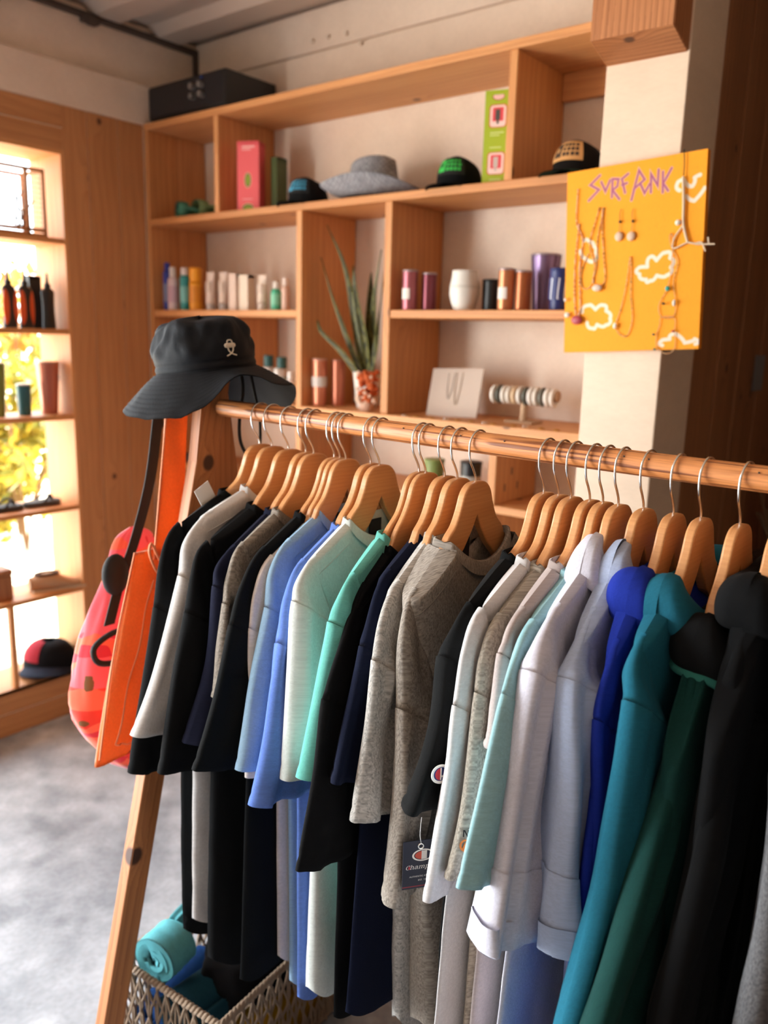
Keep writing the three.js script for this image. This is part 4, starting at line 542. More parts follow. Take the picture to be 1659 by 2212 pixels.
// caps and hats on the second shelf
function blotch(bg, fg, seed) { return canvasTex(256, 128, (x, w, h) => { const r = rng(seed); x.fillStyle = bg; x.fillRect(0, 0, w, h); x.fillStyle = fg; x.fillRect(24, 20, 70, 88); x.fillStyle = bg; x.beginPath(); x.ellipse(58, 66, 14, 16, 0.4, 0, 7); x.fill(); x.fillStyle = fg; for (let k = 0; k < 3; k++) for (let j = 0; j < 4; j++) x.fillRect(106 + j * 32, 22 + k * 30, 20 + r() * 8, 22); }); }
function cap(label, x, z, turn, col, bg, fg, seed, brimCol, sc = 1) {
  const t = thing('baseball_cap', label, 'cap', x, SH2, z, turn), m = cloth(col), rings = [];
  for (let j = 0; j <= 20; j++) { const a = (j / 20) * 1.5, rr = 0.072 * Math.cos(a) ** 0.62, y = 0.012 + 0.078 * Math.sin(a), r = []; for (let k = 0; k < 48; k++) { const q = -(k / 48) * 6.2832, s = 1 + 0.008 * Math.cos(q * 6); r.push(V(Math.cos(q) * rr * s * sc, y * sc + 0.012 * Math.max(0, Math.sin(q)) * (y > 0.03 ? 1 : 0.2), Math.sin(q) * rr * 1.08 * s * sc)); } rings.push(r); }
  part('crown', loft(rings, uvc), m, t); part('button', new THREE.SphereGeometry(0.007, 12, 8).translate(0, 0.094 * sc, 0), m, t);
  const b = grid(28, 12, (u, v) => { const a = lerp(-1.15, 1.15, u), r0 = 0.07 * sc, L = 0.062 * Math.pow(Math.cos(a * 1.22), 0.5) * v * sc; return V(Math.sin(a) * (r0 + L * 0.5), 0.016 - 0.012 * v - 0.03 * (a / 1.15) ** 2 * 0.35 + 0.0, Math.cos(a) * r0 * 1.08 + L); }), b2 = b.clone(); b2.translate(0, -0.004, 0);
  part('brim', [b, b2], cloth(brimCol ?? col), t);
  const pn = grid(20, 10, (u, v) => { const a = lerp(-0.72, 0.72, u), e = lerp(0.14, 0.86, v) * 1.15, rr = 0.0735 * Math.cos(e) ** 0.62, y = 0.014 + 0.079 * Math.sin(e); return V(Math.sin(a) * rr * sc * 1.01, y * sc + 0.012 * Math.cos(a), Math.cos(a) * rr * 1.08 * sc * 1.012); });
  pn.index.array.reverse(); pn.computeVertexNormals(); part('front_panel', pn, new THREE.MeshPhysicalMaterial({ map: blotch(bg, fg, seed), roughness: 0.85, side: THREE.DoubleSide }), t, 'printed front panel');
}
cap('black cap with a blue printed front beside the straw hat', -2.19, -2.27, 0.12, 0x15171a, '#17191c', '#3f9cc0', 3); cap('black cap with a bright green printed front', -1.535, -2.27, 0.12, 0x0d0f12, '#10120f', '#34b84c', 4, 0x0d0f12); cap('dark brown cap with a tan printed front next to the column', -1.13, -2.27, -0.08, 0x15100d, '#c8935a', '#3a281a', 5, 0x1a3a2c);
{ // grey straw cowboy hat
  const t = thing('cowboy_hat', 'grey straw cowboy hat with a pale band in the middle of the upper shelf', 'hat', -1.9, SH2, -2.29, 0.25), straw = dtex(256, 256, (u, v) => { const k = 118 + 44 * (Math.sin(u * 160) * Math.sin(v * 160) > 0 ? 1 : 0) * vn(u * 30, v * 30, 5, 30, 30) + 24 * vn(u * 60, v * 60, 6, 60, 60); return [k, k, k + 6]; }, true, 3, 3), m = std(0xffffff, 0.85, { map: straw, side: THREE.DoubleSide }), cr = [], n = 64;
  for (let j = 0; j <= 26; j++) { const v = j / 26, r = []; for (let k = 0; k < n; k++) { const a = -(k / n) * 6.2832, c = Math.cos(a), s = Math.sin(a), top = sstep(v, 0.62, 1), rr = v < 0.7 ? lerp(1, 0.84, v / 0.7) : 0.84 * Math.sqrt(Math.max(0, 1 - ((v - 0.7) / 0.3) ** 2)); r.push(V(c * 0.09 * rr * (1 - 0.12 * v * (c > 0 ? 1 : 0)), 0.012 + 0.098 * Math.min(1, v / 0.8) - 0.02 * top * (1 - Math.abs(s)) + 0.008 * c * v, s * 0.072 * rr)); } cr.push(r); }
  part('crown', loft(cr, (p) => [p.x, p.y]), m, t);
  const b = []; for (let j = 0; j <= 14; j++) { const v = j / 14, r = []; for (let k = 0; k < n; k++) { const a = -(k / n) * 6.2832, c = Math.cos(a), s = Math.sin(a), L = lerp(0, 1, v); r.push(V(c * (0.09 + 0.09 * L), 0.014 + 0.042 * L * L * s * s + 0.028 * Math.max(0, -c) * L * L * (1 - s * s) + 0.004 * L, s * (0.072 + 0.055 * L))); } b.push(r); }
  part('brim', [loft(b.slice().reverse(), (p) => [p.x, p.z]), loft(b.map((r) => r.map((p) => V(p.x, p.y - 0.003, p.z))), (p) => [p.x, p.z])], m, t);
  t.scale.set(1.1, 1.25, 1.05); part('hat_band', tube(Array.from({ length: 40 }, (_, k) => V(Math.cos(k * 0.157) * 0.0905, 0.022, Math.sin(k * 0.157) * 0.0735)), 0.0075, 120, 8, true), std(0xc4c2b4, 0.7), t, 'pale hat band');
}
for (const [x, z, turn, c, label] of [[-2.875, -2.235, -0.5, 0x5a9a84, 'dark green visor lying open at the left end of the upper shelf'], [-2.765, -2.24, -0.3, 0x86a070, 'olive green visor behind the dark green one']]) {
  const t = thing('sun_visor', label, 'cap', x, SH2, z, turn), m = cloth(c), r = []; t.scale.setScalar(1.2); for (let j = 0; j <= 8; j++) { const v = j / 8, q = []; for (let k = 0; k < 36; k++) { const a = (k / 36) * 6.2832; q.push(V(Math.cos(a) * (0.042 + 0.004 * Math.sin(v * 3.1)), 0.028 + Math.sin(a) * (0.027 + 0.003 * Math.sin(v * 3.1)), (v - 0.5) * 0.035)); } r.push(q); }
  part('headband', [loft(r, uvc), loft(r.map((q) => q.map((p) => V(p.x * 0.93, 0.028 + (p.y - 0.028) * 0.93, p.z))).reverse(), uvc)], m, t); part('brim', new THREE.SphereGeometry(0.045, 24, 12, 0, 6.2832, 0, 1.2).scale(1, 0.7, 1).rotateX(-0.35).translate(0.045, 0.004, -0.03), m, t);
}
const kiwi = canvasTex(256, 640, (x, w, h) => { x.fillStyle = '#f4666c'; x.fillRect(0, 0, w, h); x.fillStyle = 'rgba(255,214,210,0.85)'; x.fillRect(56, 40, 150, 16); x.fillRect(56, 68, 104, 10); for (const [y, rx, ry] of [[350, 34, 62], [604, 60, 34]]) { x.fillStyle = '#f0c898'; x.beginPath(); x.ellipse(124, y, rx + 8, ry + 8, 0, 0, 7); x.fill(); x.fillStyle = '#5c4a1c'; x.beginPath(); x.ellipse(124, y, rx, ry, 0, 0, 7); x.fill(); x.fillStyle = '#8aa422'; x.beginPath(); x.ellipse(124, y, rx - 9, ry - 9, 0, 0, 7); x.fill(); } x.fillStyle = 'rgba(255,190,190,0.9)'; x.fillRect(60, 520, 120, 8); });
carton('gift_box', 'tall pink box printed with green kiwi ovals', -2.478, SH2, -2.255, 0.088, 0.25, 0.06, 0xe2525a, kiwi, 0.42);
carton('gift_box', 'dark green slim box standing behind the pink box', -2.405, SH2, -2.33, 0.03, 0.2, 0.06, 0x4a5a2a, null, 0.1);
const grn = canvasTex(256, 760, (x, w, h) => { x.fillStyle = '#a4b820'; x.fillRect(0, 0, w, h); const rr = (a, b, c, d, r2) => { x.beginPath(); x.roundRect(a, b, c, d, r2); x.fill(); }; x.fillStyle = '#a8552c'; x.beginPath(); x.ellipse(126, 48, 58, 32, 0, 0, 7); x.fill(); x.fillStyle = '#f0c0b8'; x.beginPath(); x.ellipse(126, 48, 50, 25, 0, 0, 7); x.fill(); for (const y of [110, 490]) { x.fillStyle = '#c8602c'; rr(44, y, 168, 186, 30); x.fillStyle = '#f2d4cc'; rr(54, y + 8, 148, 170, 26); x.fillStyle = '#e04a52'; rr(76, y + 24, 104, 110, 8); x.fillStyle = y < 200 ? '#4c4a44' : '#c8b8b0'; x.fillRect(102, y + 40, 46, 84); rr(116, y + 120, 22, 36, 4); } x.fillStyle = 'rgba(220,230,160,0.9)'; x.fillRect(60, 330, 130, 10); x.fillRect(60, 352, 90, 8); x.fillRect(60, 450, 110, 8); x.fillRect(70, 710, 110, 8); });
carton('gift_box', 'tall lime green box with two framed pictures, leaning at the right divider', -1.385, SH2, -2.25, 0.082, 0.262, 0.05, 0xa0b41e, grn, 0.28);
// niche: tumblers, snake plant, orange cover
tum('slim_tumbler', 'peach slim tumbler with a pale label in the tall niche', -2.095, CT, -2.235, 0.168, 0.024, 0.0275, met(0xd88a6c), met(0xe0b4a0), [['label_band', [[0.0265, 0.07], [0.0275, 0.072], [0.0282, 0.105], [0.0274, 0.107]], pl(0xd8d0c8)]]); tum('slim_tumbler', 'darker peach slim tumbler standing right of the labelled one in the niche', -2.052, CT, -2.29, 0.166, 0.023, 0.0265, met(0xc0745a), met(0xc89078));
{
  const t = thing('snake_plant', 'tall snake plant with dark leaves in a white tapered pot', 'plant', -1.92, CT, -2.3), r = rng(12);
  part('pot', lathe([[0, 0], [0.034, 0], [0.037, 0.004], [0.052, 0.128], [0.0535, 0.13], [0.05, 0.131], [0.047, 0.118], [0, 0.117]], 32), pl(0xe0d8ce, 0.5), t); part('soil', lathe([[0.047, 0.1175], [0.02, 0.121], [0, 0.121]], 20), pl(0x3a2a1e, 0.95), t);
  const lt = dtex(128, 256, (u, v) => { const e = Math.abs(u - 0.5) * 2, b = vn(u * 4, v * 40, 7), k = e > 0.82 ? [120, 122, 60] : mix3([54, 56, 32], [112, 110, 62], b > 0.58 ? 0.9 : 0.15); return k; }, true, 1, 1), lm = std(0xffffff, 0.5, { map: lt, side: THREE.DoubleSide });
  const leaf = (P, w, tw) => { const c = new THREE.CatmullRomCurve3(P.map((p) => V(...p))); part('leaf', grid(6, 36, (u, v) => { const p = c.getPoint(v), ww = w * Math.pow(Math.sin(Math.PI * lerp(0.22, 1, v)), 0.7) + 0.0008, a = tw * v, q = (u - 0.5) * 2; return V(p.x + Math.cos(a) * q * ww, p.y, p.z + Math.sin(a) * q * ww + 0.006 * q * q); }), lm, t); };
  leaf([[-0.01, 0.11, 0], [-0.05, 0.3, 0.01], [-0.1, 0.5, 0.015], [-0.185, 0.645, 0.02]], 0.019, 0.6); leaf([[-0.012, 0.11, 0.01], [-0.07, 0.25, 0.03], [-0.13, 0.4, 0.05], [-0.185, 0.53, 0.05]], 0.018, 0.9); leaf([[-0.015, 0.11, 0.02], [-0.08, 0.2, 0.05], [-0.16, 0.27, 0.07], [-0.19, 0.31, 0.06]], 0.019, 0.4);
  leaf([[0.0, 0.11, 0], [-0.015, 0.25, 0.01], [-0.04, 0.38, 0.02], [-0.055, 0.5, 0.02]], 0.026, 0.4); leaf([[0.012, 0.11, 0], [0.015, 0.25, -0.01], [0.03, 0.4, 0.0], [0.062, 0.55, 0.01]], 0.024, 0.8); leaf([[0.0, 0.11, -0.02], [-0.01, 0.26, -0.03], [-0.02, 0.36, -0.04], [-0.03, 0.48, -0.05]], 0.028, 0.2); leaf([[0.015, 0.11, 0.01], [0.04, 0.22, 0.0], [0.055, 0.36, 0.0], [0.075, 0.5, 0.0]], 0.018, 1.2);
}
{
  const t = thing('dried_flower_pot', 'small white pot heaped with orange dried blossoms beside the snake plant', 'plant', -1.852, CT, -2.22), r = rng(4); part('pot', lathe([[0, 0], [0.024, 0], [0.03, 0.05], [0.031, 0.052], [0, 0.05]], 24), pl(0xd8b49c, 0.6), t);
  const g = []; for (let k = 0; k < 90; k++) { const a = r() * 6.28, b = Math.sqrt(r()), s = new THREE.IcosahedronGeometry(0.006 + r() * 0.005, 0); s.rotateX(r() * 6); s.translate(Math.cos(a) * b * 0.034, 0.03 + r() * 0.105, Math.sin(a) * b * 0.034); g.push(s); } const blossoms = part('blossoms', g, pl(0xc8602c, 0.8), t); blossoms.userData.kind = 'stuff';
  const g2 = []; for (let k = 0; k < 26; k++) { const a = r() * 6.28, s = new THREE.IcosahedronGeometry(0.006 + r() * 0.004, 0); s.translate(Math.cos(a) * 0.036, 0.025 + r() * 0.11, Math.sin(a) * 0.036); g2.push(s); } part('pale_petals', g2, pl(0xe2c4ac, 0.8), t).userData.kind = 'stuff';
}
// counter: jewellery
{
  const t = thing('necklace_card', 'pale grey display card with thin necklaces leaning on the counter', 'display card', -1.53, CT, -2.27), c = part('card', bx(-0.1, 0.1, 0, 0.165, -0.003, 0.003, 'x', 0.001), pl(0xc4b2a4, 0.7), t); c.rotation.x = -0.28; c.rotation.z = 0.04;
  for (const [x, l, col] of [[-0.02, 0.09, 0xb8b4ae], [0.012, 0.11, 0xb8a890]]) { part('necklace', tube([V(x - 0.012, 0.15, 0.004), V(x - 0.008, 0.15 - l * 0.7, 0.005), V(x, 0.15 - l, 0.006), V(x + 0.008, 0.15 - l * 0.7, 0.005), V(x + 0.012, 0.15, 0.004)], 0.0011, 40, 6), std(col, 0.3, { metalness: 0.8 }), c); }
  const t2 = thing('bracelet_stand', 'horizontal bar stand holding a row of white bracelets on the counter', 'stand', -1.275, CT, -2.3); part('bar', new THREE.CylinderGeometry(0.017, 0.017, 0.235, 24).rotateZ(Math.PI / 2).translate(0, 0.09, 0), pl(0xb08a68, 0.7), t2); part('post', lathe([[0, 0.005], [0.012, 0.005], [0.009, 0.04], [0.012, 0.075], [0, 0.078]], 18).translate(0, 0, 0), pl(0xc8a888, 0.7), t2); part('base', bx(-0.05, 0.05, 0, 0.008, -0.035, 0.035, 'x', 0.002), pl(0xb08a68, 0.7), t2);
  const cols = [0xe8e2d8, 0x55564c, 0xe6ded2, 0xe2dace, 0xd8bc98, 0xe6e0d6, 0x5c5c52, 0xe8e2da, 0xe4dcd0, 0x6c6a60, 0xe6ded4, 0xe2d8cc], nm = ['white', 'dark olive', 'white', 'ivory', 'sand-coloured', 'white', 'dark olive', 'white', 'ivory', 'grey', 'white', 'ivory'];
  const ORD = ['first', 'second', 'third', 'fourth', 'fifth', 'sixth', 'seventh', 'eighth', 'ninth', 'tenth', 'eleventh', 'twelfth'];
  cols.forEach((c2, k) => { const m = single('bracelet', new THREE.TorusGeometry(0.0225, 0.0075, 10, 30).rotateY(Math.PI / 2), pl(c2, 0.5), nm[k] + ' bracelet, ' + ORD[k] + ' from the left end of the bar stand', 'bracelet', 'bracelets on the bar stand'); m.position.set(-1.38 + k * 0.019, CT + 0.0855, -2.3); });
  const r = rng(8); for (let k = 0; k < 12; k++) { const x = -1.66 + k * 0.05 + r() * 0.02, gold = k % 3, m = single('finger_ring', new THREE.TorusGeometry(0.008, 0.0018, 8, 20).rotateX(Math.PI / 2 - (k % 2) * 0.0), gold ? std(0xc08a3c, 0.3, { metalness: 0.9 }) : M.chrome, (gold ? 'small gold ring' : 'small silver ring') + ' loose on the counter edge, ' + ORD[k] + ' of the row from left', 'ring', gold ? 'gold rings loose on the counter' : 'silver rings loose on the counter'); m.position.set(x, CT + 0.0018, -2.195 + r() * 0.02); }
}
for (const [x, w, h, lab] of [[-2.435, 0.024, 0.125, 'bottle with a dark teal cap on the lower left shelf, left of two'], [-2.36, 0.024, 0.12, 'bottle with a dark teal cap on the lower left shelf, right of two']]) bot('shampoo_bottle', lab, x, w, h + 0.05, 0xd8cec4, 0x2c5c5c, 0.045, 0.02, -2.3, 0x9cb4b0, 1.345);
bot('shampoo_bottle', 'white bottle with a white cap standing behind the bucket hat brim', -2.31, 0.022, 0.13, 0xe0d8d0, 0xe6e2dc, 0.035, 0.014, -2.23, 0xc0a898, 1.345); bot('shampoo_bottle', 'white bottle with a pale blue label next to the shelf divider', -2.25, 0.021, 0.12, 0xe4dcd6, 0xe6e2dc, 0.03, 0.013, -2.24, 0xa8bcd0, 1.345); bot('shampoo_bottle', 'dark teal bottle with a round white cap, low behind the hangers', -2.415, 0.027, 0.115, 0x1f4a58, 0xe2dcd6, 0.038, 0.021, -2.25, null, 1.055);
tum('enamel_cup', 'olive green cup on the shelf below the counter', -1.595, 1.09, -2.28, 0.105, 0.032, 0.035, pl(0x7c8a4a, 0.5), pl(0x8a9a5a), [], null, 'cup'); tum('enamel_cup', 'black cup with a grey band on the shelf below the counter', -1.44, 1.09, -2.27, 0.115, 0.033, 0.036, pl(0x141618, 0.4), pl(0x1a1c1e), [['band', [[0.034, 0.03], [0.0352, 0.032], [0.0358, 0.07], [0.035, 0.072]], pl(0xa8a49c)]], null, 'cup');
carton('folded_pile', 'dark folded pouch on the low left shelf seen past the orange strap', -2.75, 1.055, -2.25, 0.16, 0.04, 0.12, 0x1c1a1a, null, 0, 'pouch');
// ---------------------------------------------------------------- window shelf goods
const lotion = (label, y, x, z, h, c1, c2) => { const t = thing('pump_bottle', label, 'bottle', x, y, z, 0.2, 'black lotion bottles on the window shelf'), k = h / 0.21, r = []; for (let j = 0; j <= 20; j++) { const v = j / 20, w = 0.028 * (1 - 0.3 * Math.sin(Math.PI * clamp((v - 0.05) / 0.9, 0, 1)) * (c2 ? 1 : 0.35)) * (v > 0.93 ? lerp(1, 0.5, (v - 0.93) / 0.07) : 1), q = []; for (let a = 0; a < 28; a++) { const e = -(a / 28) * 6.2832; q.push(V(Math.cos(e) * w * 0.75, v * 0.155 * k, Math.sin(e) * w * 1.05)); } r.push(q); } part('bottle_body', loft(r, (p) => [p.z, p.y], true), pl(c1, 0.35), t); part('nozzle', lathe([[0.012, 0.155 * k], [0.013, 0.168 * k], [0.007, 0.174 * k], [0.004, 0.21 * k], [0, 0.211 * k]], 18), pl(0x1a1718, 0.4), t); if (c2) for (const s of [1, -1]) { const p = part('side_panel', new THREE.SphereGeometry(1, 16, 10).scale(0.006, 0.066 * k, 0.013).translate(0.0165, 0.075 * k, s * 0.017), pl(c2, 0.4), t, 'orange side panel'); p.rotation.y = -s * 0.3; } };
lotion('black bottle with orange sides on the window shelf, leftmost in view', 1.6, -3.11, -1.6, 0.215, 0x2a2022, 0xd85a26); lotion('black bottle with orange sides on the window shelf, right of a matching one', 1.6, -3.11, -1.665, 0.215, 0x241c1e, 0xe05a24); lotion('plain black bottle at the right end of the window shelf', 1.6, -3.1, -1.752, 0.21, 0x16151a); carton('lotion_carton', 'black carton behind the orange-sided bottles in the window', -3.16, 1.6, -1.725, 0.04, 0.2, 0.05, 0x1c1a1c, null, 0);
tum('wine_tumbler', 'small teal tumbler on the middle window shelf', -3.12, 1.265, -1.64, 0.118, 0.024, 0.027, pl(0x1f5c68, 0.4), pl(0xd8ccc0)); tum('tall_tumbler', 'tall rose-coloured tapered tumbler on the middle window shelf', -3.12, 1.265, -1.745, 0.205, 0.031, 0.044, met(0xb47262), met(0xd0c0b4)); tum('wine_tumbler', 'olive green stemmed cup at the left photo edge, middle window shelf', -3.12, 1.265, -1.535, 0.2, 0.024, 0.034, pl(0x70803c, 0.5), pl(0x7c8a48));
{ // small wooden cage-like crate at the top
  const t = thing('wire_crate', 'small wooden frame crate with wire sides on the top window shelf', 'crate', -3.14, 1.94, -1.62), wd = M.trim, s = 0.012, X = 0.075, Z = 0.118, H = 0.245;
  for (const x of [-X, X]) for (const z of [-Z, Z]) part('post', bx(x - s / 2, x + s / 2, 0, H, z - s / 2, z + s / 2, 'y', 0.001), wd, t); for (const y of [0.006, H - 0.006, H * 0.1]) for (const x of [-X, X]) part('rail', bx(x - s / 2, x + s / 2, y - s / 2, y + s / 2, -Z, Z, 'z', 0.001), wd, t); for (const z of [-Z, Z]) part('rail', bx(-X, X, H - s, H, z - s / 2, z + s / 2, 'x', 0.001), wd, t);
  part('post', bx(X - s / 2, X + s / 2, 0, H, -Z * 0.42 - s / 2, -Z * 0.42 + s / 2, 'y', 0.001), wd, t);
  const w = []; for (let k = 1; k < 16; k++) w.push(tube([V(X, 0, -Z + k * 0.0148), V(X, H, -Z + k * 0.0148)], 0.0009, 2, 5)); for (let k = 1; k < 14; k++) w.push(tube([V(X, k * 0.0175, -Z), V(X, k * 0.0175, Z)], 0.0009, 2, 5)); part('wire_mesh', w, std(0x6c5c50, 0.5), t);
  const tw = [], r = rng(6); for (let k = 0; k < 7; k++) tw.push(tube([V(X - 0.03, 0.02, -0.05 + r() * 0.05), V(X - 0.02, 0.05 + r() * 0.05, -0.07 + r() * 0.06), V(X - 0.03 + r() * 0.02, 0.08 + r() * 0.1, -0.1 + r() * 0.1)], 0.003, 16, 5)); part('dry_twigs', tw, std(0x5a4434, 0.9), t);
}
for (const [z, c, lab] of [[-1.52, 0x3c3a3a, 'dark grey sandal on the fourth window shelf, nearer the photo edge'], [-1.68, 0x4a4644, 'dark grey sandal on the fourth window shelf, next to the window jamb']]) { const t = thing('sandal', lab, 'sandal', -3.115, 0.895, z, 1.5 + 0.1), sh = new THREE.Shape(); sh.moveTo(-0.07, 0); sh.bezierCurveTo(-0.07, 0.04, 0.0, 0.022, 0.04, 0.034); sh.bezierCurveTo(0.09, 0.04, 0.09, -0.04, 0.04, -0.034); sh.bezierCurveTo(0, -0.022, -0.07, -0.04, -0.07, 0); const g = new THREE.ExtrudeGeometry(sh, { depth: 0.016, bevelEnabled: true, bevelSize: 0.003, bevelThickness: 0.003, bevelSegments: 2 }); g.rotateX(-Math.PI / 2); g.translate(0, 0.003, 0); part('sole', g, pl(c, 0.8), t); for (const s of [1, -1]) part('strap', tube([V(0.05, 0.02, 0), V(0.03, 0.045, s * 0.018), V(-0.005, 0.02, s * 0.032)], 0.005, 24, 8), pl(0x2a2828, 0.7), t); }
{ // loafer-like wooden piece and box on the tray shelf
  const t = thing('wooden_shoe', 'low tan slip-on shoe on the fifth window shelf, toe over the edge', 'shoe', -3.09, 0.545, -1.715, 1.3), rr = []; t.scale.setScalar(1.3); for (let j = 0; j <= 26; j++) { const v = j / 26, x = -0.085 + 0.17 * v, w = 0.034 * Math.pow(Math.sin(Math.PI * lerp(0.1, 0.95, v)), 0.5), h = lerp(0.055, 0.032, sstep(v, 0.35, 0.8)) * Math.pow(Math.sin(Math.PI * lerp(0.18, 0.95, v)), 0.35), q = []; for (let k = 0; k < 24; k++) { const a = (k / 24) * 6.2832; q.push(V(x, Math.max(0.001, h * 0.5 + Math.sin(a) * h * 0.5), Math.cos(a) * w)); } rr.push(q); } part('upper', loft(rr, (p) => [p.x, p.z], true), std(0xb48c6a, 0.75), t); part('sole', bx(-0.08, 0.083, -0.0, 0.006, -0.03, 0.03, 'x', 0.003), std(0xd8c0a4, 0.8), t); part('opening', new THREE.TorusGeometry(0.024, 0.005, 8, 24).rotateX(Math.PI / 2).scale(1.4, 1, 0.8).translate(-0.03, 0.052, 0), std(0x5c4030, 0.8), t);
  const t2 = thing('wooden_box', 'small brown wooden box at the left photo edge, fifth window shelf', 'box', -3.11, 0.545, -1.485); part('box_body', bx(-0.04, 0.04, 0, 0.1, -0.035, 0.035, 'y', 0.006), M.darkWood, t2); part('lid', bx(-0.042, 0.042, 0.1, 0.125, -0.037, 0.037, 'y', 0.006), M.darkWood, t2);
}
{ // trucker cap on the sill
  const t = thing('baseball_cap', 'black and dark red mesh cap lying on the window sill', 'cap', -3.14, 0.19, -1.69, -0.8), blk = cloth(0x121318), red = cloth(0xa02c38), R2 = []; for (let j = 0; j <= 18; j++) { const a = (j / 18) * 1.5, rr = 0.088 * Math.cos(a) ** 0.6, y = 0.01 + 0.095 * Math.sin(a), r = []; for (let k = 0; k < 44; k++) { const q = -(k / 44) * 6.2832; r.push(V(Math.cos(q) * rr, y, Math.sin(q) * rr * 1.1)); } R2.push(r); } part('crown', loft(R2, uvc), blk, t);
  const mesh = grid(20, 12, (u, v) => { const a = lerp(0.2, 2.6, u), e = lerp(0.35, 1.45, v), rr = 0.0895 * Math.cos(e) ** 0.6; return V(Math.cos(a) * rr, 0.012 + 0.096 * Math.sin(e), Math.sin(a) * rr * 1.1); }); part('mesh_back', mesh, red, t, 'dark red mesh back'); t.scale.setScalar(1.12);
  const b = grid(24, 10, (u, v) => { const a = lerp(-1.2, 1.2, u), L = 0.07 * Math.pow(Math.cos(a * 1.18), 0.5) * v; return V(Math.cos(a) * 0.086 + L, 0.03 - 0.02 * (a / 1.2) ** 2 - 0.008 * v, Math.sin(a) * (0.094 + L * 0.3)); }), b2 = b.clone(); b2.translate(0, -0.004, 0); part('brim', [b, b2], cloth(0x232838), t); 
  const t2 = thing('baseball_cap', 'second dark cap with a tan back strap tucked into the sill corner', 'cap', -3.15, 0.19, -1.755, 2.4), R3 = R2.map((r) => r.map((p) => V(p.x * 0.62, p.y * 0.7, p.z * 0.45))); part('crown', loft(R3, uvc), blk, t2); part('back_strap', tube([V(-0.05, 0.02, 0.02), V(-0.06, 0.035, 0), V(-0.05, 0.02, -0.02)], 0.005, 16, 8), std(0xb08a58, 0.7), t2, 'tan back strap');
}
// ---------------------------------------------------------------- painted board with jewellery on the column
const LET=[[253,42,182,85,248,117,172,167],[264,78,297,130,331,76],[347,167,348,72,392,77,385,114,350,130,403,183],[443,154,417,80,462,58],[419,111,454,105],[491,197,539,50,581,101,506,142],[550,117,584,171,618,128],[628,172,626,81,674,141,677,63],[711,181,707,77],[766,66,712,136,747,176]], CLD=[[826,184,809,147,849,132,879,165,912,171,922,131,957,123],[874,218,927,246,991,189],[144,380,191,392,220,415,236,451,233,493,167,484,113,434],[618,621,569,591,561,557,623,555,638,506,686,526,740,491,780,520,788,569,759,609,692,605,647,629,618,621],[141,774,197,738,246,764,302,743,328,775,359,817,327,854,260,848,232,868,182,835],[751,976,748,950,801,944,818,919,858,926,905,966,971,948,978,974]];
const JW={n1:[91,97,88,284,134,365,117,533,126,766,109,807,91,764,79,530,92,390,107,286],n2:[262,212,224,305,191,399,235,527,229,617,264,644,310,622,303,477,286,338,285,218],n2b:[294,215,251,376,245,542,228,583,193,643,145,640,128,569,149,507,184,454],n4:[503,493,477,646,442,773,409,860,436,905,490,920,529,844,514,695,510,561],tw:[852,120,863,249,868,359,900,451],tw2:[868,359,809,425,804,473,900,451],tw3:[900,451,952,461,989,458,1022,505],tw4:[952,465,1079,474],tw5:[1034,436,1041,468],cord:[850,-14,856,57,855,117],n6:[800,482,794,579,774,676,719,765,733,818,777,833,829,821,832,743,814,645,838,543,800,482],n7:[734,831,732,864,712,916,718,989,788,1021,840,997,836,906,830,834],e1:[425,243,419,304,414,381],e2:[515,249,512,309,503,387],pend:[109,818,31,786,14,700,264,647,409,860,779,679,830,346,757,756,828,756,831,903,695,916,707,995]};
const BW = 0.36, BH = 0.463, BC = V(-0.872, 1.814, -2.0885), BR = 0.056;
const bp = (a, z = 0.004) => { const o = []; for (let k = 0; k < a.length; k += 2) { const x = (a[k] / 1000 - 0.5) * BW, y = (0.5 - a[k + 1] / 1000) * BH; o.push(V(BC.x + x * Math.cos(BR) - y * Math.sin(BR), BC.y + x * Math.sin(BR) + y * Math.cos(BR), BC.z + 0.0105 + z)); } return o; };
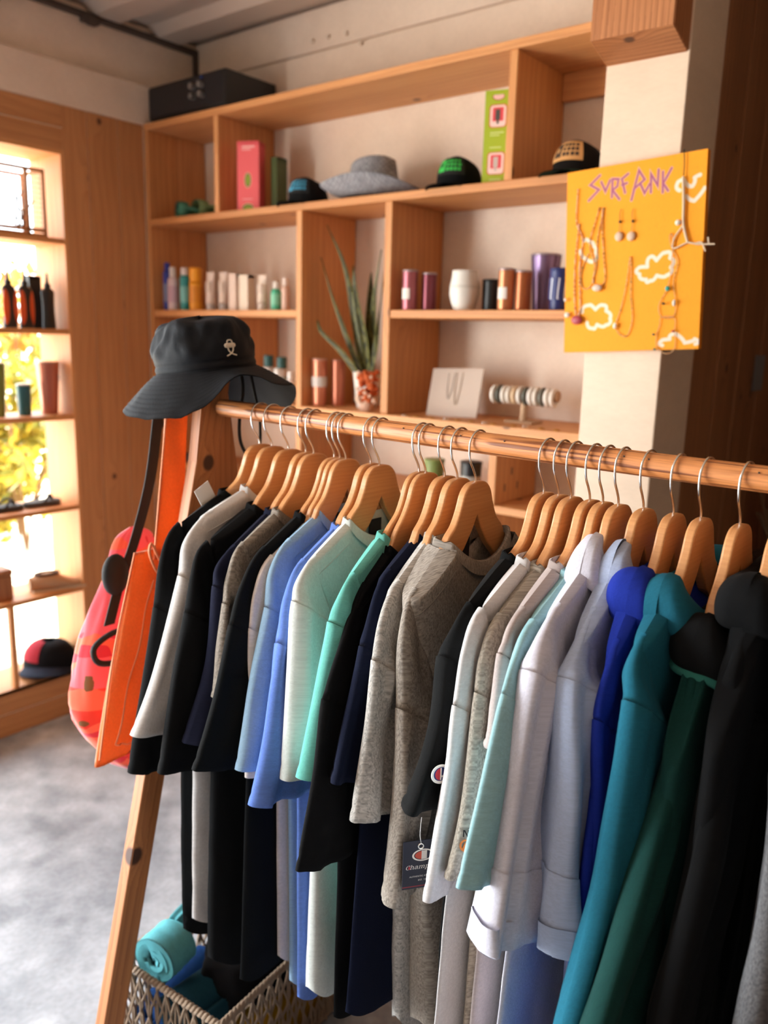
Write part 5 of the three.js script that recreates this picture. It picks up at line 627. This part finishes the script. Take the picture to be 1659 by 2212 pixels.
{
  const tx = canvasTex(1024, 1316, (x, w, h) => {
    x.fillStyle = '#ffa406'; x.fillRect(0, 0, w, h); const r = rng(2); for (let k = 0; k < 2600; k++) { x.fillStyle = r() > 0.5 ? 'rgba(255,178,24,0.25)' : 'rgba(238,140,0,0.2)'; x.fillRect(r() * w, r() * h, 3, 6 + r() * 26); }
    x.lineCap = x.lineJoin = 'round'; const line = (a, wd, c, curve) => { x.strokeStyle = c; x.lineWidth = wd; x.beginPath(); const q = []; for (let k = 0; k < a.length; k += 2) q.push([(a[k] * w) / 1000, (a[k + 1] * h) / 1000]); x.moveTo(...q[0]); if (curve) { for (let k = 1; k < q.length - 1; k++) x.quadraticCurveTo(...q[k], (q[k][0] + q[k + 1][0]) / 2, (q[k][1] + q[k + 1][1]) / 2); x.lineTo(...q[q.length - 1]); } else for (const p of q.slice(1)) x.lineTo(...p); x.stroke(); };
    const puff = (a, wd, c) => { x.strokeStyle = c; x.lineWidth = wd; x.beginPath(); const q = []; let mx = 0, my = 0; for (let k = 0; k < a.length; k += 2) { q.push([(a[k] * w) / 1000, (a[k + 1] * h) / 1000]); mx += q[q.length - 1][0]; my += q[q.length - 1][1]; } mx /= q.length; my /= q.length; x.moveTo(...q[0]); for (let k = 1; k < q.length; k++) { const ex = (q[k][0] + q[k - 1][0]) / 2, ey = (q[k][1] + q[k - 1][1]) / 2; x.quadraticCurveTo(ex + (ex - mx) * 0.4, ey + (ey - my) * 0.4, ...q[k]); } x.stroke(); };
    for (const c of CLD) { puff(c, 30, '#f2d0a0'); puff(c, 19, '#f0e2d2'); } x.lineCap = x.lineJoin = 'miter'; for (const l of LET) line(l, 25, '#d0a08c'); for (const l of LET) line(l, 13, '#a8587e');
  });
  const t = thing('painted_board', 'bright orange canvas board hand-lettered SURF PUNK with painted clouds on the column', 'board', BC.x, BC.y, BC.z); t.rotation.z = BR;
  const oc = std(0xe88a04, 0.75), fm = std(0xffffff, 0.7, { map: tx }); const g = new THREE.BoxGeometry(BW, BH, 0.021); part('canvas', g, [oc, oc, oc, oc, fm, oc], t);
}
function beads(name, label, P, cols, r, cat, sp = 1, closed = false, extra) {
  const c = new THREE.CatmullRomCurve3(P, closed, 'centripetal'), L = c.getLength(), n = Math.max(6, Math.round(L / (r * 2.3 * sp))), by = {}, rr = rng(P.length * 7 + n), t = thing(name, label, cat, 0, 0, 0, 0, 'jewellery on the orange board'), o = P[0].clone(); t.position.copy(o);
  part('cord', new THREE.TubeGeometry(new THREE.CatmullRomCurve3(P.map((p) => p.clone().sub(o)), closed, 'centripetal'), 90, 0.0009, 6, closed), std(0xd8b080, 0.8), t);
  for (let k = 0; k < n; k++) { const p = c.getPointAt((k + 0.5) / n).sub(o), q = cols[Math.floor(rr() * cols.length)], s = new THREE.SphereGeometry(r * (0.7 + 0.5 * rr()), 8, 6); s.translate(p.x, p.y, p.z); (by[q] ??= []).push(s); }
  for (const q in by) part('beads', by[q], pl(+q, 0.4), t).userData.kind = 'stuff'; if (extra) for (const [nm2, pt, s, col] of extra) { const g = new THREE.DodecahedronGeometry(1, 1).scale(...s), p = pt.clone().sub(o); g.translate(p.x, p.y, p.z + 0.003); part(nm2, g, pl(col, 0.45), t); }
  return t;
}
const PD = bp(JW.pend, 0.006);
beads('necklace', 'pink bead necklace with a rose shell pendant at the board left edge', bp(JW.n1), [0xd8a08a, 0xe0b8a0, 0xb05a5a, 0xe0c0b0], 0.0022, 'necklace', 1, false, [['shell_pendant', PD[0], [0.016, 0.012, 0.005], 0xa83a4a], ['shell', PD[1], [0.008, 0.007, 0.004], 0xe6d8cc], ['shell', PD[2], [0.004, 0.005, 0.003], 0xe8e0d8]]);
beads('necklace', 'long multicoloured bead necklace with a cream stone cluster, upper left of board', bp(JW.n2), [0x6a5a3c, 0xe0a86c, 0xd8b89c, 0xb06a4a], 0.0021, 'necklace', 1, false, [['stone_cluster', PD[3], [0.014, 0.009, 0.006], 0xd8c4b4]]);
beads('necklace', 'olive and amber bead strand looped behind the stone cluster necklace', bp(JW.n2b, 0.003), [0x5c5a3a, 0xd8984c, 0xc8b08c], 0.0018, 'necklace', 1.4);
beads('necklace', 'drop-shaped bead loop with one white bead in the board centre', bp(JW.n4), [0xd88a4a, 0xe0a878, 0x4c6a58, 0xd8b08c], 0.0017, 'necklace', 1.2, true, [['white_bead', PD[4], [0.005, 0.008, 0.004], 0xeae6e0]]);
beads('necklace', 'knotted bead loop with a turquoise stone at the board right', bp(JW.n6), [0xd8905a, 0xc8a080, 0x7a5a3c], 0.0016, 'necklace', 1.7, true, [['turquoise_stone', PD[5], [0.006, 0.0065, 0.005], 0x3aa8a0], ['dark_bead', PD[7], [0.005, 0.003, 0.003], 0x2a2018], ['white_bead', PD[8], [0.004, 0.008, 0.003], 0xe8e4de]]);
beads('bracelet', 'thin bead loop hanging below the lower board edge', bp(JW.n7), [0xd8905a, 0xd0a080], 0.0014, 'bracelet', 1.8, true, [['coral_bead', PD[9], [0.005, 0.003, 0.003], 0xb03a28], ['green_bead', PD[10], [0.004, 0.003, 0.003], 0x2a5a4c], ['green_bead', PD[11], [0.004, 0.003, 0.003], 0x2a5a4c]]);
{ const o = bp(JW.tw)[0], t = thing('driftwood_necklace', 'dangling necklace of white twig-like tubes on a dark cord', 'necklace', o.x, o.y, o.z, 0, 'jewellery on the orange board'), rel = (a) => bp(a, 0.006).map((p) => p.sub(o)); for (const k of ['tw', 'tw2', 'tw3', 'tw4', 'tw5']) part('twig', tube(rel(JW[k]), k === 'tw' ? 0.0034 : 0.0022, 30, 7), pl(0xd8c2a8, 0.7), t); part('dark_cord', tube(rel(JW.cord), 0.0012, 20, 6), pl(0x2a221c, 0.7), t); const p = PD[6].clone().sub(o); part('white_shell', new THREE.DodecahedronGeometry(0.007, 1).translate(p.x, p.y, p.z), pl(0xe6e0d8, 0.5), t); }
for (const [k, lab] of [['e1', 'shell drop earring on the board, left of the pair'], ['e2', 'shell drop earring on the board, right of the pair']]) { const P = bp(JW[k], 0.005), o = P[0].clone(), t = thing('earring', lab, 'earring', o.x, o.y, o.z); P.forEach((p) => p.sub(o)); part('ear_hook', tube([V(0, 0.002, 0), V(-0.002, -0.008, 0.001), P[1]], 0.0009, 16, 6), std(0x7a4a2a, 0.4), t); part('bead', new THREE.SphereGeometry(0.0036, 12, 9).translate(P[1].x, P[1].y, P[1].z), pl(0x2c2620, 0.4), t); const g = new THREE.SphereGeometry(0.011, 16, 12).scale(1, 1.05, 0.45); g.translate(P[2].x, P[2].y, P[2].z); part('shell_drop', g, pl(0xd8b8a0, 0.5), t); part('link', tube([P[1], P[2]], 0.0008, 4, 5), std(0x9a7a4a, 0.4), t); }
// ---------------------------------------------------------------- alcove bits at the right edge
single('paper_note', bx(-0.776, -0.7745, 1.455, 1.575, -3.08, -2.96, 'y', 0.0004), pl(0x8a8684, 0.8), 'pale grey paper note pinned to the dark plank wall', 'paper');
{ const t = thing('twig_basket', 'dim round wicker basket of dried twigs in the dark corner', 'basket', -0.6, 0.72, -3.05), r = rng(15), tw = []; part('basket_body', lathe([[0, 0], [0.1, 0], [0.13, 0.16], [0.135, 0.165], [0.128, 0.165], [0.1, 0.02], [0, 0.02]], 28), pl(0x5a4636, 0.9), t); for (let k = 0; k < 40; k++) { const a = r() * 6.28, q = r() * 0.09; tw.push(tube([V(Math.cos(a) * q * 0.5, 0.03, Math.sin(a) * q * 0.5), V(Math.cos(a) * q, 0.2, Math.sin(a) * q), V(Math.cos(a) * (q + 0.06), 0.26 + r() * 0.16, Math.sin(a) * (q + 0.06))], 0.004, 10, 5)); } part('twigs', tw, pl(0x7a6248, 0.9), t); const s = thing('stool', 'dark wooden stool under the twig basket', 'stool', -0.6, 0, -3.05); part('seat', bx(-0.16, 0.16, 0.69, 0.72, -0.16, 0.16, 'x', 0.004), M.darkWood, s); for (const x of [-0.12, 0.12]) for (const z of [-0.12, 0.12]) part('leg', bx(x - 0.02, x + 0.02, 0, 0.69, z - 0.02, z + 0.02, 'y', 0.003), M.darkWood, s); }

renderer.render(scene, camera);
